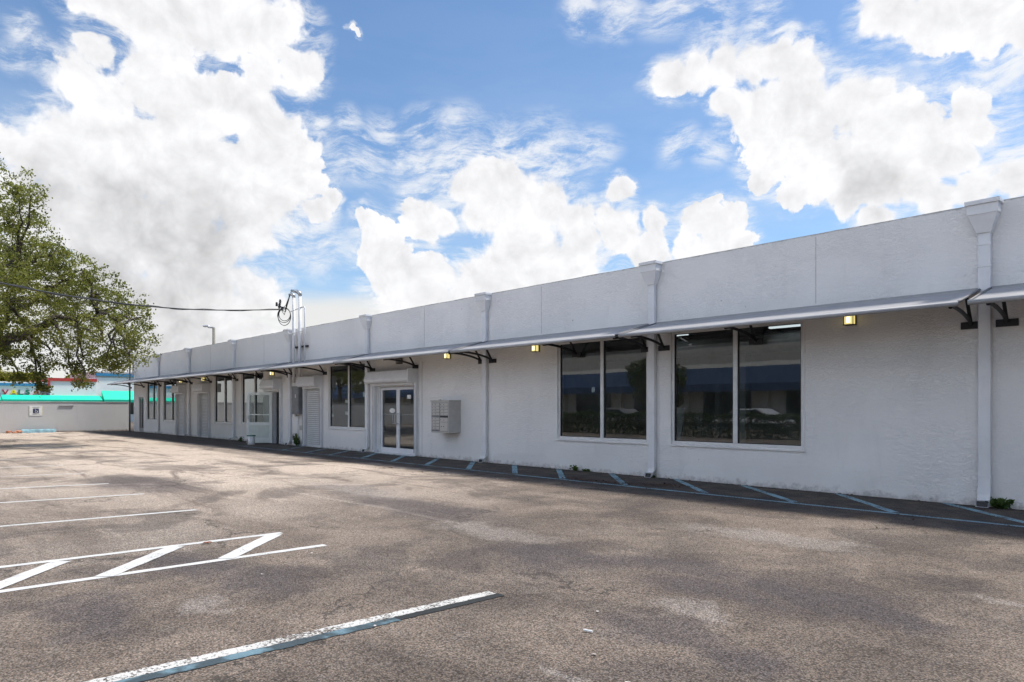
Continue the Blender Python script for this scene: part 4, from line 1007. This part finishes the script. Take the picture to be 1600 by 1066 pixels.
# blue wheel stop and debris
ya, _ = onwall(31, 678, .35); yb, _ = onwall(88, 675, .35)
n_st = 1
for k in range(n_st):
    a = ya + (yb-ya)*k/n_st + .06; b = ya + (yb-ya)*(k+1)/n_st - .06
    bm = B(); prism(bm, [(.18, 0), (.55, 0), (.50, .15), (.43, .21), (.30, .21), (.23, .15)], 1, a, b)
    o = obj('wheel_stop', bm, 'kerb_blue'); o.location = (WX, 0, 0)
    tag(o, 'long pale blue wheel stop at the foot of the grey wall', 'wheel stop')
bm = B(); rr = random.Random(3); y0, _ = onwall(21, 677, .35)
for k in range(9):
    T = Matrix.Translation((WX+.3+rr.uniform(0, .5), y0+rr.uniform(-.3, .35), .05+.03*(k % 3))) @ Matrix.Rotation(rr.uniform(0, 3), 4, 'Z') @ Matrix.Rotation(rr.uniform(-.3, .3), 4, 'X')
    box(bm, -.12, .12, -.06, .06, -.04, .04, .01, mat=T)
tag(obj('brick_rubble', bm, 'brick_orange'), 'small heap of orange broken bricks at the foot of the grey wall', 'rubble')
# leaf litter along the walls
def litter(name, label, pts, mat, size, seed):
    o = leaf_mesh(name, pts, 6.0, size, mat, None, seed, .6, .12); tag(o, label, 'debris', kind='stuff')
rr = random.Random(8); pts = []
for k in range(1500):
    y = -6.2 + rr.random()**.8*6.2; pts.append((WX+.05+abs(rr.gauss(0, .30)), y, rr.uniform(.01, .08)))
for k in range(420):
    u = rr.random(); x = -9.7+u*2.6+rr.gauss(0, .15); pts.append((x, -1.35-.25*math.sin(u*5)+rr.gauss(0, .14), .012))
for k in range(700):
    pts.append((rr.uniform(-47, 2), -abs(rr.gauss(0, .10))-.02, .012))
for k in range(220):
    pts.append((rr.uniform(-30, 2), rr.uniform(-3.2, -.5), .010))
litter('leaf_litter', 'scattered dry brown leaves and dirt along the walls', pts, 'dead_leaf', .026, 4)
pts = [(rr.uniform(-24, 2), rr.uniform(-10, -2), .012) for k in range(70)]
litter('pebbles', 'scattered pale pebbles and bits of trash on the asphalt', pts, 'pebble', .018, 6)
bm = B(); a = gnd(917, 989); tube(bm, [(a[0]-.03, a[1], .012), (a[0]+.03, a[1]+.02, .012)], .008, 8); tag(obj('paper_scrap', bm, 'paper'), 'small white scrap lying on the asphalt, lower centre', 'scrap')
a = gnd(320, 850); bm = B()
for k in range(5):
    q = k*1.2; vs = [bm.verts.new((a[0]+.02*math.cos(q)+dx, a[1]+.03*math.sin(q)+dy, .014+dz)) for dx, dy, dz in ((0, 0, 0), (.03, .01, .012), (.045, .04, .004), (.01, .03, .01))]; bm.faces.new(vs)
tag(obj('dead_leaf', bm, 'brick_orange'), 'reddish dead leaf on the white hatched marking', 'leaf')
# iron drain cover far left
a = gnd(47, 697); bm = B(); lathe(bm, [(.42, .0), (.42, .012), (.36, .014)], 24, (a[0], a[1], 0)); tag(obj('drain_cover', bm, 'concrete'), 'pale round drain cover set in the far left asphalt', 'drain cover')

# ------------------------------------------------------------------ the market behind the wall
MX = -80.0
def onm(px, py, x=MX):
    r = ray(px, py); k = x/r.x; return -CD + r.y*k, CH + r.z*k
mk = thing('market_building', 'white market building with blue and red roof trim behind the grey wall', 'building')
yL, _ = onm(-260, 600); yA, zA = onm(77, 604); yB, zB = onm(149, 597); yC, zC = onm(320, 588)
bm = B(); box(bm, MX-12, MX, yL, yA, -.05, zA); box(bm, MX-12.2, MX+.35, yA+.002, yB, -.05, zB); box(bm, MX-12, MX, yB+.002, yC, -.05, zC); obj('wall', bm, 'market_wall', mk)
bm = B(); box(bm, MX-12.1, MX+.12, yL, yA-.005, zA+.002, zA+.26); box(bm, MX-.005+.01, MX+.14, yB+.01, yC, zC-.30, zC-.02); obj('blue_trim', bm, 'trim_blue', mk)
bm = B(); box(bm, MX-12.1, MX+.10, yL, yA-.01, zA+.262, zA+.40); box(bm, MX-12.1, MX+.10, yB+.01, yC, zC+.002, zC+.16); obj('coping', bm, 'market_wall', mk)
bm = B(); box(bm, MX-12.3, MX+.47, yA-.14, yB+.05, zB+.002, zB+.30); box(bm, MX+.02, MX+.47, yA-.14, yA, zA-.1, zB); obj('red_trim', bm, 'trim_red', mk)
bm = B()
for px in (175, 190, 202): 
    y_, _ = onm(px, 640); box(bm, MX+.003, MX+.05, y_-.6, y_+.5, .8, 2.3)
obj('window', bm, 'car_glass', mk)
def teal(pa, pb, yt, yb_, label, proj=.85):
    ya, zt = onm(pa, yt, MX+.4); yb, _ = onm(pb, yt, MX+.4); _, zb = onm((pa+pb)/2, yb_, MX+.4+proj)
    t = thing('shop_awning', label, 'awning', (MX+.36, ya, zb), group='green awnings of the market'); L = yb-ya; h = zt-zb
    bm = B(); prism(bm, [(0, h), (0, .25), (proj, .25), (proj, .28)], 1, 0, L); obj('canopy', bm, 'teal_canvas', t)
    bm = B(); prism(bm, [(proj-.03, 0), (proj+.01, 0), (proj+.01, .248), (proj-.03, .248)], 1, 0, L); prism(bm, [(.0, 0), (proj-.035, 0), (proj-.035, .245), (0, .245)], 1, 0, .04); obj('valance', bm, 'teal_canvas_dark', t)
teal(-250, 0, 617, 629, 'green canvas awning at the left edge of the photo'); teal(2, 157.5, 617, 629, 'long low green canvas awning under the market letters'); teal(159, 300, 610.5, 629, 'taller green canvas awning at the right end of the market', 1.1)
t = thing('shop_sign', 'row of coloured raised letters on the white market wall', 'sign')
dg = None
for ch, px, mt in (('V', 8, 'letter_red'), ('A', 21, 'letter_yellow'), ('L', 32, 'letter_green'), ('S', 43, 'letter_green'), ('A', 57, 'letter_pink'), ('N', 70, 'letter_violet')):
    y_, z_ = onm(px, 616.5, MX); _, z2 = onm(px, 609, MX)
    cu = bpy.data.curves.new('letter', 'FONT'); cu.body = ch; cu.size = (z2-z_)/.70; cu.extrude = .06; cu.offset = .012; cu.align_x = 'CENTER'
    tmp = bpy.data.objects.new('tmp_text', cu); COL.objects.link(tmp)
    bpy.context.view_layer.update()
    me = bpy.data.meshes.new_from_object(tmp.evaluated_get(bpy.context.evaluated_depsgraph_get()))
    bpy.data.objects.remove(tmp)
    me.name = 'letter'; me.materials.clear(); me.materials.append(M[mt])
    o = bpy.data.objects.new('letter', me); COL.objects.link(o); o.parent = t
    o.matrix_world = Matrix.Translation((MX+.07, y_, z_)) @ Matrix.Rotation(R_(90), 4, 'Z') @ Matrix.Rotation(R_(90), 4, 'X') @ Matrix.Diagonal((1.25, 1, 1, 1))

# ------------------------------------------------------------------ across the lot (seen mirrored in the shop windows)
op = thing('opposite_building', 'cream shop building with a blue canopy mirrored in the large windows', 'building', (0, -31, 0))
bm = B(); box(bm, -95, 10, -8, 0, -.05, 5.9); obj('wall', bm, 'cream_stucco', op)
bm = B(); box(bm, -95.1, 10.1, -8.1, .08, 5.902, 6.1); obj('coping', bm, 'concrete', op)
for x in range(-92, 8, 6):
    bm = B(); box(bm, x, x+3.6, .003, .06, .4 if (x//6) % 2 else 0, 2.6); obj('window', bm, 'car_glass', op)
    bm = B(); box(bm, x+4.6, x+5.0, .003, .4, 0, 3.0); obj('pilaster', bm, 'cream_stucco', op)
t = thing('blue_awning', 'long blue canvas awning mirrored in the large windows', 'awning', (0, -31, 0))
bm = B(); prism(bm, [(.01, 4.3), (.01, 4.2), (1.5, 2.9), (1.5, 3.1)], 0, -94, 9); obj('canopy', bm, 'blue_canvas', t)
bm = B(); box(bm, -94, 9, 1.46, 1.499, 2.6, 2.9); obj('valance', bm, 'blue_canvas', t)
def hedge(x0, x1, y0, y1, h, label, seed):
    rng = random.Random(seed); t = thing('hedge', label, 'hedge', ((x0+x1)/2, (y0+y1)/2, 0)); cx, cy = (x0+x1)/2, (y0+y1)/2; pts = []
    for k in range(int((x1-x0)*(y1-y0+h*2)*260)):
        x = rng.uniform(x0, x1); hh = h*(.9+.14*mnoise.noise(Vector((x*.7, 0, 0)))); s = rng.random()
        if s < .5: p = (x, rng.choice((y0, y1))+rng.gauss(0, .07), rng.uniform(.05, hh))
        else: p = (x, rng.uniform(y0, y1), hh+rng.gauss(0, .05))
        pts.append((p[0]-cx, p[1]-cy, p[2]))
    bm = B()
    x = x0+.3
    while x < x1:
        tube(bm, [(x-cx, 0, 0), (x-cx+.05, .05, h*.8)], [.03, .015], 5); x += .5
    for k in range(3): tube(bm, [(x0-cx, -.2+.2*k, h*.5), (x1-cx, -.2+.2*k, h*.55)], .12, 6)
    obj('stem', bm, 'bark', t); leaf_mesh('foliage', pts, .6, .07, 'hedge_leaf', t, seed)
hedge(-38, -4, -19.1, -18.1, 1.22, 'long clipped green hedge mirrored in the large windows', 31)
def car(loc, rz, mat, label):
    t = thing('parked_car', label, 'car', loc, rz, 'cars behind the hedge')
    prof = [(-2.2, .35), (-2.25, .75), (-1.9, .95), (-1.35, 1.0), (-.75, 1.42), (.75, 1.45), (1.35, 1.05), (2.1, .92), (2.25, .7), (2.2, .35)]
    bm = B(); prism(bm, prof, 1, -.85, .85); bmesh.ops.bevel(bm, geom=bm.edges[:], offset=.04, segments=2, affect='EDGES'); obj('body', bm, mat, t)
    bm = B(); prism(bm, [(-1.22, 1.02), (-.72, 1.36), (.70, 1.38), (1.2, 1.06)], 1, -.862, .862); obj('side_window', bm, 'car_glass', t)
    for sx in (-1.4, 1.4):
        for sy in (-.78, .78):
            bm = B(); tube(bm, [(sx, sy-.1, .33), (sx, sy+.1, .33)], .33, 20); wl = obj('wheel', bm, 'tyre', t)
            bm = B(); tube(bm, [(sx, sy-.108, .33), (sx, sy+.108, .33)], .19, 14); obj('rim', bm, 'galvanised', wl)
    for sy in (-.6, .6):
        bm = B(); box(bm, 2.16, 2.262, sy-.18, sy+.18, .66, .78, .01); obj('headlight', bm, 'white_metal', t)
car((-19.5, -25.6, 0), .05, 'car_white', 'white car mirrored in the nearest large window')
car((-29.5, -25.8, 0), 3.2, 'car_silver', 'silver car mirrored in the second nearest window')
car((-37.5, -25.6, 0), .0, 'car_white', 'white car mirrored in the glass doors')
for i, (x, y, r, h, lab) in enumerate([(-26, -24.6, 2.2, 5.2, 'slender tree mirrored in the right pane of the nearest window'), (-44, -24, 3.6, 8.5, 'broad dark tree mirrored in the second large window'), (-58, -20, 4.5, 9, 'broad tree mirrored in the farther windows')]):
    blob_tree('mirrored_tree', lab, (x, y, 0), r, h, 'hedge_leaf', 50+i, .13, 'trees across the lot', .6)
